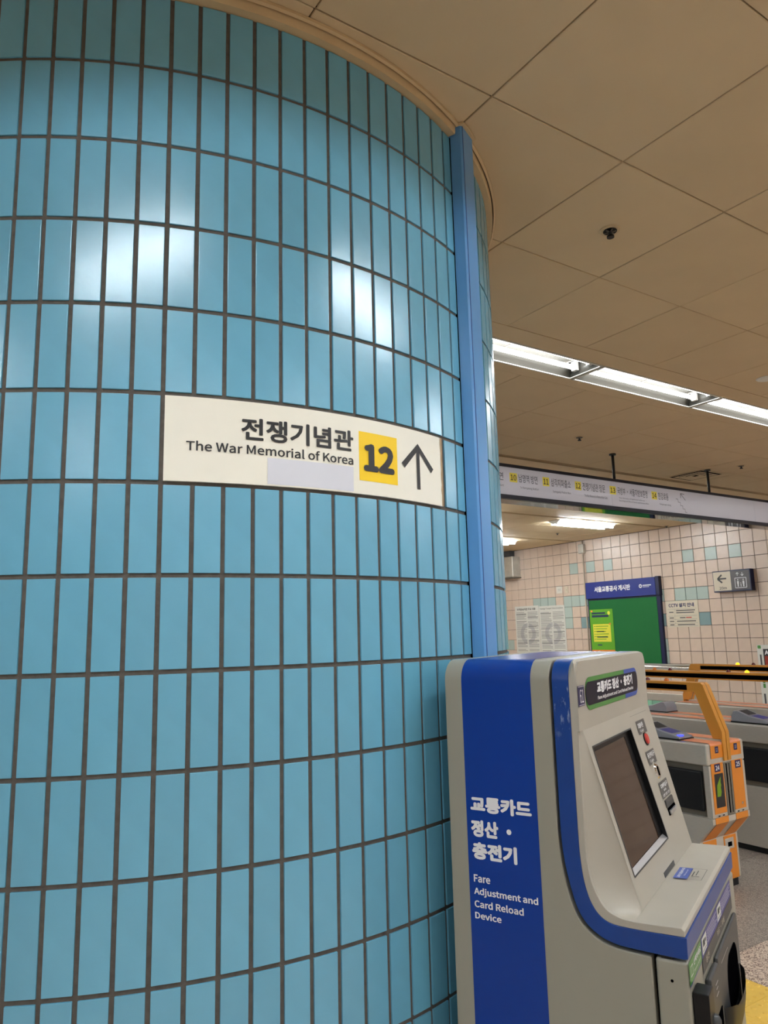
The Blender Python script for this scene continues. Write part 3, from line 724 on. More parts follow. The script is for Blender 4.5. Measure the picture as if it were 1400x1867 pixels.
hole = rrect(0.365, 0.53, 0.69, 0.815, 0.05, 6)
patch(None, lambda u, v, d: (0.5305 + d, u, v), M['seam'], mach, 'change_opening', 0.0002, poly=hole)
# cup: curved bowl sticking out below the opening
rows = []
for j in range(9):
    ph = j / 8; v = 0.745 - 0.11 * ph; dep = 0.024 * cos(ph * pi / 2) ** 0.6 if ph < 1 else 0
    row = []
    for i in range(13):
        t = i / 12; u = 0.285 + 0.265 * t; dip = 0.028 * sin(pi * t) ** 2 if j == 0 else 0
        row.append((0.5308 + dep * sin(pi * t) ** 0.45, u, v - dip))
    rows.append(row)
mb = MB(); mb.grid(rows); obj('change_cup', mb, M['dark'], mach, sharp=70)
lines([(0.30, 0.40, 0.832, 0.834)], lambda u, v, d: (0.530 + d, u, v), M['silver'], mach, 'panel_line', 0.0004)
obj('latch', MB().box(0.5205, 0.552, 0.012, 0.062, 0.62, 0.882), M['dark'], mach, bevel=0.003)
obj('latch_knob', MB().dome((0, 0, 0), 0.014, 0.012, T=lambda x, y, z: (0.552 + z, 0.072 + x - 0.02, 0.82 + y)), M['dark2'], mach)
obj('door_screw', MB().cyl((0.487, -0.0008, 0.90), (0.487, 0.001, 0.90), 0.003, 8), M['seam'], mach)
obj('door_lock_bump', MB().box(0.468, 0.490, 0.004, 0.012, 0.938, 0.943), M['dark'], mach)

# ------------------------------------------------------------------ ticket gates
GY0, GY1 = 2.80, 4.50
def make_gate(x0, label, nums, lit):
    g = thing('ticket_gate', label, 'ticket gate', (x0, GY0, 0), 0, 'ticket gates across the passage')
    Wd, L = 0.392, GY1 - GY0
    SP = lambda u, v, w: (w, u, v)
    # lower body with sloping ends
    lowp = [(0.10, 0.045), (0.10, 0.307), (0.0, 0.420), (0.0, 0.455), (L, 0.455), (L, 0.42), (L - 0.10, 0.307), (L - 0.10, 0.045)]
    obj('lower_body', MB().prism(lowp, 0.0, Wd, SP), M['steel'], g, bevel=0.004)
    obj('plinth', MB().box(0.03, Wd - 0.03, 0.104, L - 0.104, 0.0, 0.045), M['rubber'], g)
    obj('side_seam', MB().box(-0.001, 0.002, 0.56, 0.565, 0.045, 0.455), M['seam'], g)
    # core between, hood on top
    obj('core', MB().box(0.03, Wd - 0.03, 0.012, L - 0.012, 0.455, 0.77), M['steel_dk'], g)
    obj('hood', MB().box(0.0, Wd, 0.0, L, 0.757, 0.885), M['steel'], g, bevel=0.012, seg=3)
    for ya, yb in ((0.0, 0.04), (L - 0.04, L)):
        obj('end_pillar', MB().box(0.008, Wd - 0.008, ya, yb, 0.455, 0.757), M['steel'], g, bevel=0.004)
    # black leaf doors folded into the sides, with their brackets
    for xs in (0.006, Wd - 0.03):
        for ya, yb in ((0.055, 0.60), (L - 0.60, L - 0.055)):
            d_ = obj('flap_door', MB().box(xs, xs + 0.024, ya, yb, 0.487, 0.722), M['rubber'], g, bevel=0.018, seg=3)
        obj('flap_bracket', MB().box(xs, xs + 0.02, 0.62, 0.66, 0.46, 0.752).box(xs - 0.0, xs + 0.024, 0.60, 0.70, 0.462, 0.495), M['steel'], g, bevel=0.003)
    # end faces: two orange front panels split by a steel channel
    for sgn, (fy, by) in ((1, (0.0, 0.10)), (-1, (L, L - 0.10))):
        d = -0.003 * sgn
        for k, (u0, u1) in enumerate(((0.028, 0.150), (0.240, 0.356))):
            obj('front_panel', MB().box(u0, u1, min(fy + d, fy), max(fy + d, fy), 0.478, 0.768), M['orange'], g, bevel=0.001)
            obj('lip_panel', MB().box(u0, u1 + 0.01, min(fy + d * 0.8, fy), max(fy + d * 0.8, fy), 0.421, 0.456), M['orange'], g)
            # sloped underside strip
            obj('slope_panel', MB().add([(u0, fy + d * 0.6, 0.419), (u1 + 0.01, fy + d * 0.6, 0.419), (u1 + 0.01, by + d * 0.6, 0.306), (u0, by + d * 0.6, 0.306)], [(0, 1, 2, 3)]), M['orange'], g)
            obj('kick_panel', MB().box(u0, u1 + 0.012, min(by + d, by), max(by + d, by), 0.046, 0.300), M['orange'], g)
        obj('channel', MB().box(0.158, 0.232, min(fy - 0.004 * sgn, fy), max(fy - 0.004 * sgn, fy), 0.457, 0.757), M['steel_dk'], g)
        obj('channel_groove', MB().box(0.176, 0.186, min(fy - 0.0055 * sgn, fy), max(fy - 0.0055 * sgn, fy), 0.47, 0.757).box(0.208, 0.213, min(fy - 0.0055 * sgn, fy), max(fy - 0.0055 * sgn, fy), 0.47, 0.757), M['seam'], g)
    def GF(u, v, d): return (u, -0.0034 - d, v)
    def plate_num(s, u0, u1, v0, v1):
        patch((u0, u1, v0, v1), GF, M['navy'], g, 'number_plate'); w = u1 - u0; h = v1 - v0
        text(s, (u0 + w * 0.16, u1 - w * 0.16, v0 + h * 0.2, v1 - h * 0.2), GF, K, g, 0.02, d=0.0014)
    patch((0.050, 0.140, 0.512, 0.707), GF, M['black'], g, 'display')
    if lit: 
        mb = MB(); mb.add([GF(u, v, 0.0014) for u, v in ((0.062, 0.575), (0.068, 0.64), (0.085, 0.66), (0.112, 0.69), (0.106, 0.655), (0.112, 0.64), (0.104, 0.625), (0.11, 0.60), (0.098, 0.575))], [tuple(range(9))])
        obj('display_arrow', mb, M['led_green'], g)
    plate_num(nums[0], 0.060, 0.118, 0.718, 0.764); plate_num(nums[1], 0.276, 0.335, 0.718, 0.764)
    # straps on the hood, curving down both ends
    for u0, u1 in ((0.036, 0.160), (0.240, 0.356)):
        o = 0.003; path = [(-o, 0.797)] + [(-o + (0.016 + 0) * (1 - cos(a)) , 0.885 + o - 0.016 * (1 - sin(a))) for a in [pi / 2 * k / 5 for k in range(6)]]
        path = path + [(L - y, z) for y, z in path[::-1]]
        mb = MB(); mb.grid([[(u, y, z) for y, z in path] for u in (u0, u1)])
        obj('top_strap', mb, M['salmon'], g)
    obj('top_groove', MB().box(0.165, 0.235, 0.03, L - 0.03, 0.884, 0.8865), M['steel'], g)
    def cap_plate(s, u0):
        F = lambda u, v, d: (u, -0.0036 - d, v)
        patch((u0, u0 + 0.036, 0.826, 0.866), F, M['navy'], g, 'lane_plate'); text(s, (u0 + 0.009, u0 + 0.027, 0.836, 0.856), F, M['sticker'], g, 0.0, d=0.001)
    for u0, u1 in ((0.036, 0.160), (0.240, 0.356)): patch((u0, u1, 0.797, 0.872), lambda u, v, d: (u, -0.0031 - d, v), M['orange'], g, 'strap_end', 0.0)
    cap_plate('12', 0.080); cap_plate('13', 0.280)
    # twin-plate arm rising from both ends and carrying the rail
    prof = [(-0.012, 0.775), (-0.012, 0.945), (0.092, 1.226), (0.106, 1.238), (L - 0.106, 1.238), (L - 0.092, 1.226), (L + 0.012, 0.945), (L + 0.012, 0.775),
            (L - 0.030, 0.775), (L - 0.030, 0.935), (L - 0.135, 1.190), (L - 0.150, 1.178), (0.150, 1.178), (0.135, 1.190), (0.040, 0.935), (0.040, 0.89), (0.004, 0.89), (0.004, 0.775)]
    prof = [(-0.012, 0.775), (-0.012, 0.945), (0.092, 1.226), (0.106, 1.238), (L - 0.106, 1.238), (L - 0.092, 1.226), (L + 0.012, 0.945), (L + 0.012, 0.775),
            (L + 0.001, 0.775), (L + 0.001, 0.90), (L - 0.055, 0.90), (L - 0.155, 1.178), (0.155, 1.178), (0.055, 0.90), (-0.001, 0.90), (-0.001, 0.775)]
    for k, (u0, u1) in enumerate(((0.158, 0.193), (0.198, 0.233))):
        obj('arm', MB().prism(prof, u0, u1, SP), M['orange_arm'], g, bevel=0.003)
    obj('arm_core', MB().prism([(y if 0.0 < y < L else (0.0 if y <= 0 else L), z - (0.004 if z > 1.2 else 0)) for y, z in prof], 0.190, 0.201, SP), M['steel_dk'], g)
    for us, ue in ((0.1568, 0.158), (0.233, 0.2342)):
        obj('rail_display', MB().box(us, ue, 0.205, L - 0.205, 1.189, 1.222), M['seam'], g)
    for k, (yy, mt) in enumerate(lit_seq(lit)):
        obj('rail_lamp', MB().dome((0.195, yy, 1.238), 0.017, 0.019, 12, 4), M[mt], g)
    # card readers
    for (u, flip) in (((0.098, 1), (0.298, -1)) if lit else ()):
        ln, hh = 0.30, 0.055
        P = [(0, 0), (0, 0.018), (0.05, 0.032), (0.16, 0.052), (0.25, 0.084), (0.28, 0.080), (0.30, 0.045), (0.30, 0)]
        yb = 0.20 if flip > 0 else L - 0.20
        TT = lambda a, b, w, yb=yb, flip=flip, u=u: (u + w, yb + flip * a, 0.888 + b)
        rdr = obj('card_reader', MB().prism(P, -0.072, 0.072, TT), M['reader'], g, bevel=0.007, seg=2)
        SLP = lambda a, w, d: TT(a, (0.032 + (a - 0.05) * 0.1818) + d + 0.0015, w)
        mb = MB().add([SLP(0.065, -0.05, 0), SLP(0.065, 0.05, 0), SLP(0.155, 0.05, 0.0), SLP(0.155, -0.05, 0.0)], [(0, 1, 2, 3)])
        obj('reader_label', mb, M['violet'], rdr)
        mb = MB().add([TT(0.17, 0.0575, -0.05), TT(0.17, 0.0575, 0.05), TT(0.243, 0.0835, 0.05), TT(0.243, 0.0835, -0.05)], [(0, 1, 2, 3)])
        obj('reader_screen', mb, M['black'], rdr)
        obj('reader_skirt', MB().prism([(-0.003, -0.001), (-0.003, 0.007), (0.303, 0.007), (0.303, -0.001)], -0.075, 0.075, TT), M['dark'], rdr)
        if lit or flip > 0: obj('reader_led', MB().box(-0.02, 0.02, -0.004, 0.004, 0, 0.004, T=lambda x, y, z: TT(0.022 + y * 3, 0.023 + z, x - 0.03)), M['led_blue'] if lit == 1 else M['dark'], rdr)
    kh = MB().box(0.250, 0.340, 0.0955, 0.0985, 0.222, 0.285)
    obj('service_lock', kh, M['steel'], g, bevel=0.002)
    obj('service_lock_slot', MB().box(0.276, 0.318, 0.0945, 0.0965, 0.236, 0.262), M['seam'], g)
    obj('panel_lock', MB().cyl((0.318, -0.004, 0.508), (0.318, -0.0015, 0.508), 0.008, 12), M['chrome'], g)
    obj('panel_slots', MB().box(0.06, 0.075, -0.0045, -0.002, 0.463, 0.468).box(0.105, 0.12, -0.0045, -0.002, 0.463, 0.468).box(0.26, 0.275, -0.0045, -0.002, 0.463, 0.468).box(0.31, 0.325, -0.0045, -0.002, 0.463, 0.468), M['seam'], g)
    return g
def lit_seq(lit):
    L = GY1 - GY0
    if lit == 1: return [(0.38, 'lens_amber'), (0.53, 'lens_dark'), (1.17, 'lens_dark'), (1.32, 'lens_amber')]
    if lit == 2: return [(0.44, 'lens_lit'), (0.59, 'lens_dark'), (1.11, 'lens_dark'), (1.26, 'lens_amber')]
    return [(0.44, 'lens_dark'), (0.59, 'lens_amber'), (1.14, 'lens_lit'), (1.29, 'lens_dark')] if False else [(0.44, 'lens_dark'), (0.59, 'lens_amber'), (0.99, 'lens_dark'), (1.14, 'lens_lit')]
make_gate(4.146, 'orange and steel ticket gate numbered 24 and 25, nearest to the fare machine', ('24', '25'), 1)
make_gate(5.200, 'orange and steel ticket gate in the middle, its near end cut by the right edge', ('23', '24'), 2)
make_gate(6.230, 'orange and steel ticket gate farthest from the fare machine, in front of the tiled wall', ('22', '23'), 0)

# stainless barrier beyond the last gate
fn = thing('steel_barrier', 'stainless steel barrier rails between the last gate and the tiled wall', 'railing', (7.35, 5.0, 0))
obj('top_rail', MB().cyl((0, 0, 1.135), (0, 3.2, 1.135), 0.028, 12), M['chrome'], fn)
obj('top_plate', MB().box(-0.02, 0.02, 0, 3.2, 1.16, 1.175), M['steel'], fn)
obj('lower_rail', MB().box(-0.02, 0.02, 0, 3.2, 0.765, 0.845), M['steel'], fn, bevel=0.004)
for y in (0.05, 1.6, 3.15): obj('post', MB().box(-0.025, 0.025, y - 0.025, y + 0.025, 0, 1.12), M['steel'], fn, bevel=0.003)

# ------------------------------------------------------------------ hanging lightbox sign
hs = thing('hanging_sign', 'long white illuminated exit sign hanging from the ceiling, listing exits 10 to 14', 'sign', (5.9, 4.35, 0))
hx = lambda x: x - 5.9
def HF_(u, v, d): return (hx(u), -0.001 - d, v)
X0s, X1s = 2.95, 8.75
obj('casing', MB().box(hx(X0s), hx(X1s), 0.002, 0.17, 2.668, 2.938), M['lb_frame'], hs, bevel=0.002)
obj('top_frame', MB().box(hx(X0s), hx(X1s), -0.012, 0.175, 2.921, 2.947), M['lb_frame'], hs, bevel=0.003)
obj('bottom_frame', MB().box(hx(X0s), hx(X1s), -0.012, 0.012, 2.655, 2.690), M['lb_frame'], hs, bevel=0.003)
obj('underside', MB().box(hx(X0s), hx(X1s), 0.013, 0.175, 2.654, 2.667), M['lb_under'], hs)
for a_, b_ in ((X0s + 0.01, 5.3715), (5.3735, 7.7), (7.702, X1s - 0.01)):
    obj('light_panel', MB().box(hx(a_), hx(b_), -0.003, 0.001, 2.689, 2.922), M['lightbox'], hs)
def HP(u, v, d): return (hx(u), -0.0034 - d, v)
def num(s, u0, u1, v0=2.800, v1=2.877):
    patch((u0, u1, v0, v1), HP, M['lb_yellow'], hs, 'number_square', 0.0004)
    w = u1 - u0; text(s, (u0 + w * .12, u1 - w * .12, v0 + .014, v1 - .014), HP, M['lb_ink'], hs, 0.01, d=0.0012)
I = M['lb_ink']
text('방면', (3.94, 4.05, 2.805, 2.873), HP, I, hs); text('Station', (3.93, 4.05, 2.755, 2.776), HP, I, hs)
num('10', 4.121, 4.205); text('남영역 방면', (4.222, 4.437, 2.805, 2.875), HP, I, hs); text('To Namyeong Station', (4.232, 4.445, 2.748, 2.772), HP, I, hs)
num('11', 4.498, 4.576); text('삼각지파출소', (4.597, 4.838, 2.805, 2.875), HP, I, hs); text('Samgakji Police Box', (4.612, 4.835, 2.748, 2.772), HP, I, hs)
num('12', 4.894, 4.972); text('전쟁기념관 정문', (4.99, 5.285, 2.805, 2.875), HP, I, hs); text('The War Memorial of Korea Main Gate', (5.005, 5.31, 2.748, 2.772), HP, I, hs)
num('13', 5.350, 5.435); text('국방부 · 서울지방보훈청', (5.455, 5.885, 2.805, 2.875), HP, I, hs)
text('The Ministry of National Defense ·', (5.47, 5.86, 2.765, 2.782), HP, I, hs); text('Seoul Regional Office of Patriots and Veterans Affairs', (5.47, 5.895, 2.738, 2.757), HP, I, hs)
num('14', 5.949, 6.030); text('한강로동', (6.047, 6.205, 2.805, 2.875), HP, I, hs); text('Hangangno-dong', (6.06, 6.235, 2.748, 2.772), HP, I, hs)
mb = MB()
def seg(mb, F, a, b, t, d):
    a = Vector(a); b = Vector(b); n_ = (b - a).normalized(); p = Vector((-n_.y, n_.x)) * t / 2
    mb.add([F(*(a + p), d), F(*(a - p), d), F(*(b - p), d), F(*(b + p), d)], [(0, 1, 2, 3)])
seg(mb, HP, (6.475, 2.828), (6.402, 2.892), 0.006, 0.001); seg(mb, HP, (6.402, 2.893), (6.402, 2.846), 0.006, 0.001); seg(mb, HP, (6.402, 2.892), (6.462, 2.888), 0.006, 0.001)
obj('arrow', mb, I, hs)
mb = MB(); px_, pz_ = 6.32, 2.832
for k in range(4):
    seg(mb, HP, (px_, pz_), (px_ + 0.034, pz_), 0.004, 0.001); seg(mb, HP, (px_ + 0.034, pz_), (px_ + 0.034, pz_ - 0.031), 0.004, 0.001); px_ += 0.034; pz_ -= 0.031
seg(mb, HP, (px_, pz_), (px_ + 0.03, pz_), 0.004, 0.001)
obj('stair_pictogram', mb, I, hs)
for x in (4.0, 5.48, 6.965, 8.4):
    rd_ = obj('hanger_rod', MB().cyl((hx(x), 0.04, 2.945), (hx(x), 0.04, 3.195), 0.013, 10), M['rod'], hs)
    obj('hanger_flange', MB().cyl((hx(x), 0.04, 3.185), (hx(x), 0.04, 3.1995), 0.032, 12), M['rod'], rd_)

# ------------------------------------------------------------------ small ceiling fittings
def sprinkler(x, y, lab, big=False):
    t = thing('sprinkler', lab, 'sprinkler', (x, y, H), 0, 'sprinkler heads on the ceiling')
    obj('rosette', MB().cyl((0, 0, -0.004), (0, 0, 0), 0.040, 20, 0.043), M['trim'], t)
    obj('cup', MB().cyl((0, 0, -0.006), (0, 0, -0.002), 0.028, 16), M['dark'], t)
    for k in range(6):
        a = k * pi / 3; obj('arm', MB().box(0.008, 0.024, -0.0025, 0.0025, -0.010, -0.005, T=lambda x, y, z, a=a: (x * cos(a) - y * sin(a), x * sin(a) + y * cos(a), z)), M['steel_dk'], t)
    obj('stem', MB().cyl((0, 0, -0.030), (0, 0, -0.005), 0.008, 10), M['dark2'], t)
    obj('deflector', MB().cyl((0, 0, -0.032), (0, 0, -0.026), 0.015, 14), M['dark'], t)
sprinkler(2.324, 1.787, 'round black sprinkler head in a cream ring, nearest on the ceiling')
sprinkler(4.731, 4.118, 'small dark sprinkler head just above the left hanger rod of the exit sign')
sprinkler(7.109, 4.103, 'small dark sprinkler head right of the air vent above the exit sign')
sprinkler(9.246, 8.669, 'tiny dark sprinkler head on the far ceiling below the exit sign')
sprinkler(10.3, 7.30, 'tiny dark sprinkler head where the far ceiling meets the tiled wall')
dl = thing('downlight', 'small round recessed downlight at the right edge of the ceiling', 'downlight', (4.70, 2.476, H))
obj('ring', MB().cyl((0, 0, -0.004), (0, 0, 0), 0.06, 24, 0.064), M['housing'], dl); obj('lens', MB().cyl((0, 0, -0.006), (0, 0, -0.003), 0.042, 20), M['lens_lit' if False else 'housing'], dl)
vt_ = thing('air_vent', 'square dark-slotted air diffuser in the ceiling behind the right hanger rod', 'air vent', (7.12, 4.63, H))
for k in range(4):
    r0, w_, zb = (0.205, 0.04, -0.004) if k == 0 else (0.165 - 0.048 * (k - 1), 0.040, -0.006)
    mb = MB()
    for sx, sy in ((1, 0), (0, 1), (-1, 0), (0, -1)):
        r1 = r0 - w_
        if sx: q = [(sx * r0, -r0), (sx * r0, r0), (sx * r1, r1), (sx * r1, -r1)]
        else: q = [(-r0, sy * r0), (r0, sy * r0), (r1, sy * r1), (-r1, sy * r1)]
        mb.add([(q[0][0], q[0][1], zb), (q[1][0], q[1][1], zb), (q[2][0], q[2][1], zb + 0.0025), (q[3][0], q[3][1], zb + 0.0025)], [(0, 1, 2, 3)])
    obj('vane', mb, M['trim'], vt_)
obj('vent_back', MB().box(-0.19, 0.19, -0.19, 0.19, -0.003, -0.0005), M['seam'], vt_)

# ------------------------------------------------------------------ things on the back wall
WX = RX1
def WF(u, v, d): return (-d, -u, v)     # local: u to the right as seen (towards -y), x out of the wall is negative
def wall_thing(name, label, cat, y, group=None): return thing(name, label, cat, (WX, y, 0), 0, group)
nb = wall_thing('notice_board', 'large green notice board with a blue header and navy frame on the tiled wall', 'notice board', 9.17)
BWd = 1.47
obj('frame', MB().box(-0.05, 0, -BWd - 0.06, 0.0, 0.97, 2.12), M['board_frame'], nb, bevel=0.004)
obj('felt', MB().box(-0.054, -0.05, -BWd + 0.01, -0.03, 1.0, 2.085), M['board_green'], nb)
obj('header', MB().box(-0.085, 0, -BWd - 0.01, 0.0, 2.115, 2.41), M['board_blue'], nb, bevel=0.004)
obj('header_end', MB().box(-0.08, 0, -BWd - 0.075, -BWd - 0.01, 2.105, 2.42), M['board_frame'], nb, bevel=0.004)
HB = lambda u, v, d: WF(u, v, 0.0855 + d)
text('서울교통공사 게시판', (0.20, 0.98, 2.225, 2.325), HB, K, nb, bold=0.03)
lines([(1.235, 1.40, 2.275, 2.292), (1.235, 1.36, 2.253, 2.262)], HB, K, nb, 'logo_lettering')
lg = MB()
for k in range(16):
    a, b = 2 * pi * k / 16, 2 * pi * (k + 1) / 16
    lg.add([HB(1.19 + 0.033 * cos(t_) * q, 2.275 + 0.033 * sin(t_) * q, 0.0012) for t_, q in ((a, 1), (b, 1), (b, 0.35 if k % 8 < 6 else 0.6), (a, 0.35 if k % 8 < 6 else 0.6))], [(0, 1, 2, 3)])
obj('logo', lg, K, nb)
pg = thing('poster', 'green and yellow poster pinned on the left of the green notice board', 'poster', (WX - 0.056, 9.14, 0))
obj('sheet', MB().box(-0.002, 0, -0.515, 0.0, 1.19, 1.925), M['poster_green'], pg)
PF = lambda u, v, d: (-0.002 - d, -u, v)
patch((0.06, 0.45, 1.355, 1.665), PF, M['poster_yellow'], pg, 'text_field')
patch((0.05, 0.35, 1.842, 1.872), PF, M['poster_navy'], pg, 'title_line'); patch((0.05, 0.42, 1.785, 1.825), PF, M['poster_navy'], pg, 'title_line')
patch((0.0, 0.515, 1.19, 1.215), PF, M['poster_orange'], pg, 'bottom_stripe')
patch((0.03, 0.07, 1.88, 1.91), PF, M['poster_orange'], pg, 'corner_mark'); patch((0.42, 0.46, 1.65, 1.68), PF, M['poster_orange'], pg, 'corner_mark')
bulb = [(0.43 + 0.03 * cos(t_ * pi / 6), 1.855 + 0.035 * sin(t_ * pi / 6)) for t_ in range(12)]
patch(None, PF, M['poster_yellow'], pg, 'bulb_picture', poly=bulb)
lines([(0.12, 0.40 - 0.03 * (k % 3), 1.62 - 0.045 * k, 1.632 - 0.045 * k) for k in range(6)] + [(0.08, 0.11, 1.62 - 0.045 * k, 1.632 - 0.045 * k) for k in range(6)], PF, M['poster_green'], pg)
lines([(0.14, 0.30, 1.525, 1.545), (0.14, 0.38, 1.43, 1.447), (0.14, 0.24, 1.29, 1.31)], PF, M['poster_navy'], pg, 'bold_print')
# two large printed sheets side by side
for k, (yy, lab) in enumerate(((11.12, 'white printed notice sheet on the wall, left one beside the blue column'), (10.445, 'white printed notice sheet on the wall, right one of the pair near the green board'))):
    pn = wall_thing('notice_sheet', lab, 'notice', yy, 'printed notice sheets on the tiled wall')
    top = 2.065 - 0.02 * k
    obj('sheet', MB().box(-0.007, -0.003, -0.665, 0, 1.145, top), M['paper'], pn)
    F = lambda u, v, d: WF(u, v, 0.0072 + d)
    if k == 0: text('여객운송약관 주요 내용', (0.06, 0.58, top - 0.085, top - 0.04), F, M['print_mid'], pn, 0.02)
    else: text('Passenger Transport Terms & Conditions', (0.03, 0.63, top - 0.075, top - 0.035), F, M['print_mid'], pn, 0.01)
    rr = []
    for cI in range(2):
        u0 = 0.035 + 0.32 * cI
        for j in range(30):
            if j % 7 == 6: continue
            v = top - 0.13 - 0.026 * j
            if v < 1.17: break
            rr.append((u0, u0 + 0.275 - 0.05 * ((j * 7 + cI * 3) % 4 == 0), v, v + 0.010))
    lines(rr, F, M['print_grey'], pn)
    lines([(0.03, 0.32, v, v + 0.007) for v in (1.9, 1.76, 1.60, 1.47, 1.33)] + [(0.35, 0.64, v, v + 0.007) for v in (1.84, 1.66, 1.54, 1.38)], F, M['print_mid'], pn, 'rule_line')
    mb = MB()
    for q in range(28):
        a, b = 2 * pi * q / 28, 2 * pi * (q + 1) / 28
        if q % 14 in (6,): continue
        mb.add([F(0.34 + r * cos(t_), 1.52 + r * sin(t_), 0.0004) for t_, r in ((a, 0.21), (b, 0.21), (b, 0.12), (a, 0.12))], [(0, 1, 2, 3)])
    obj('watermark', mb, mat('watermark_grey', (188, 188, 190), 0.8), pn)
cn = wall_thing('cctv_notice', 'cream notice plate about surveillance cameras between the green board and a teal tile', 'notice', 7.575)
obj('plate', MB().box(-0.006, 0, -0.58, 0, 1.578, 2.0), M['notice'], cn, bevel=0.002)
F = lambda u, v, d: WF(u, v, 0.0062 + d)
text('CCTV 설치 안내', (0.05, 0.51, 1.895, 1.96), F, M['navy'], cn, 0.025)
lines([(0.03, 0.55, v, v + 0.004) for v in (1.865, 1.755, 1.70, 1.64, 1.595)] + [(0.15, 0.153, 1.595, 1.865)], F, M['print_grey'], cn, 'table_line')
lines([(0.18, 0.52, 1.835, 1.85), (0.18, 0.50, 1.80, 1.815), (0.24, 0.34, 1.72, 1.735), (0.18, 0.52, 1.665, 1.68), (0.19, 0.50, 1.61, 1.625), (0.05, 0.13, 1.81, 1.825), (0.05, 0.13, 1.72, 1.735), (0.05, 0.13, 1.665, 1.68), (0.05, 0.13, 1.61, 1.625)], F, M['print_mid'], cn)
lines([(0.35, 0.45, 1.72, 1.735)], F, M['red'], cn, 'red_print')
es = wall_thing('elevator_sign', 'small black-framed sign with left arrow, 20m and an elevator pictogram', 'sign', 6.64)
obj('casing', MB().box(-0.10, 0, -0.60, 0.0, 2.085, 2.405), M['board_frame'], es, bevel=0.004)
F = lambda u, v, d: WF(u, v, 0.1008 + d)
patch((0.01, 0.29, 2.105, 2.39), F, M['notice'], es, 'cream_half'); patch((0.29, 0.585, 2.105, 2.39), F, M['grey_sign'], es, 'grey_half')
mb = MB(); seg(mb, F, (0.09, 2.285), (0.22, 2.285), 0.022, 0.0014); seg(mb, F, (0.078, 2.285), (0.15, 2.345), 0.024, 0.0014); seg(mb, F, (0.078, 2.285), (0.15, 2.225), 0.024, 0.0014)
obj('arrow', mb, M['black'], es)
text('20m', (0.095, 0.215, 2.125, 2.165), F, M['black'], es, 0.01)
mb = MB()
for (a_, b_) in (((0.355, 2.135), (0.53, 2.135)), ((0.53, 2.135), (0.53, 2.28)), ((0.53, 2.28), (0.355, 2.28)), ((0.355, 2.28), (0.355, 2.135))): seg(mb, F, a_, b_, 0.010, 0.0014)
for u in (0.40, 0.485):
    mb.box(u - 0.014, u + 0.014, 2.19, 2.235, 0.0014, 0.0016, T=lambda x, y, z: F(x, y, z)); mb.box(u - 0.009, u + 0.009, 2.245, 2.262, 0.0014, 0.0016, T=lambda x, y, z: F(x, y, z)); mb.box(u - 0.010, u + 0.010, 2.15, 2.19, 0.0014, 0.0016, T=lambda x, y, z: F(x, y, z))
mb.box(0.437, 0.450, 2.15, 2.195, 0.0014, 0.0016, T=lambda x, y, z: F(x, y, z)); mb.box(0.437, 0.449, 2.2, 2.212, 0.0014, 0.0016, T=lambda x, y, z: F(x, y, z))
for u, s_ in ((0.40, 1), (0.475, -1)):
    c0 = 2.335; seg(mb, F, (u, c0 - 0.025), (u, c0 + 0.025), 0.009, 0.0014); seg(mb, F, (u, c0 + 0.027 * s_), (u - 0.022, c0 + 0.004 * s_), 0.009, 0.0014); seg(mb, F, (u, c0 + 0.027 * s_), (u + 0.022, c0 + 0.004 * s_), 0.009, 0.0014)
obj('elevator_pictogram', mb, K, es)
sp = wall_thing('wall_cabinet', 'mottled silver metal box mounted high on the wall beside the blue column', 'metal box', 11.32)
obj('body', MB().box(-0.22, 0, -0.42, 0, 2.65, 3.07), M['box_metal'], sp, bevel=0.02, seg=3)
obj('bottom_plate', MB().box(-0.235, 0, -0.43, 0.01, 2.635, 2.655), M['steel_dk'], sp); obj('bracket', MB().box(-0.14, -0.02, -0.28, -0.08, 3.07, 3.195), M['dark2'], sp)
cd = wall_thing('conduit', 'slim cream conduit running down the tiled wall from a small junction box', 'conduit', 9.24)
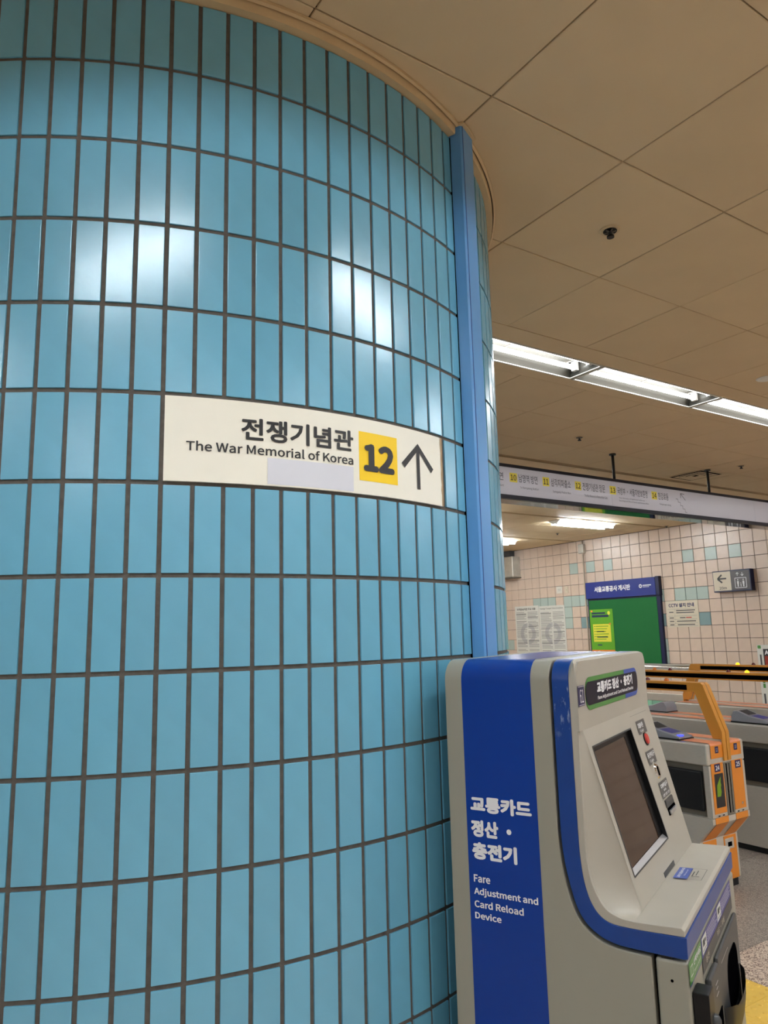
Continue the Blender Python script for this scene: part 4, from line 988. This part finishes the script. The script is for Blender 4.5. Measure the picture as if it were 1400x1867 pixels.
obj('pipe', MB().cyl((-0.02, 0, 0.9), (-0.02, 0, 2.95), 0.012, 10).cyl((-0.02, 0, 3.1), (-0.02, 0, 3.195), 0.012, 10), M['plaster'], cd)
obj('junction_box', MB().box(-0.07, 0, -0.065, 0.065, 2.96, 3.13), M['box_metal'], cd, bevel=0.012)
sw = wall_thing('wall_socket', 'white framed double wall switch plate above the aqua tiles', 'switch', 9.955)
obj('plate', MB().box(-0.012, 0, -0.145, 0, 2.265, 2.395), M['housing'], sw, bevel=0.004); obj('rocker', MB().box(-0.018, -0.011, -0.065, -0.035, 2.305, 2.355), M['paper'], sw); obj('rocker', MB().box(-0.018, -0.011, -0.11, -0.08, 2.305, 2.355), M['paper'], sw)
s2 = wall_thing('blank_cover', 'beige blank cover plate right of the white switch plate', 'cover plate', 9.742)
obj('plate', MB().box(-0.010, 0, -0.083, 0, 2.262, 2.385), M['notice'], s2, bevel=0.004); obj('screw', MB().cyl((-0.012, -0.041, 2.32), (-0.009, -0.041, 2.32), 0.006, 8), M['steel_dk'], s2)
bn = wall_thing('info_panel', 'white framed information panel with black and red picture at the right edge of the photo', 'poster', 6.10)
obj('board', MB().box(-0.03, 0, -0.72, 0, 0.41, 1.30), M['paper'], bn, bevel=0.003)
F = lambda u, v, d: WF(u, v, 0.0302 + d)
patch((0.09, 0.68, 0.95, 1.24), F, M['black'], bn, 'picture'); patch((0.105, 0.66, 0.95, 1.14), F, mat('dark_red_print', (150, 44, 28), 0.5), bn, 'picture_red', 0.0010)
text('A', (0.11, 0.17, 1.16, 1.22), F, K, bn, 0.03, d=0.0014)
patch(None, F, M['green_p'], bn, 'green_mark', poly=rrect(0.012, 0.062, 1.245, 1.29, 0.01))
patch((0.035, 0.06, 0.97, 1.16), F, M['print_mid'], bn, 'caption_bar')
patch((0.04, 0.075, 0.76, 0.84), F, M['green_p'], bn, 'green_mark'); patch((0.04, 0.075, 0.69, 0.75), F, M['green_p'], bn, 'green_mark'); patch((0.035, 0.062, 0.47, 0.61), F, M['print_mid'], bn, 'caption_bar')
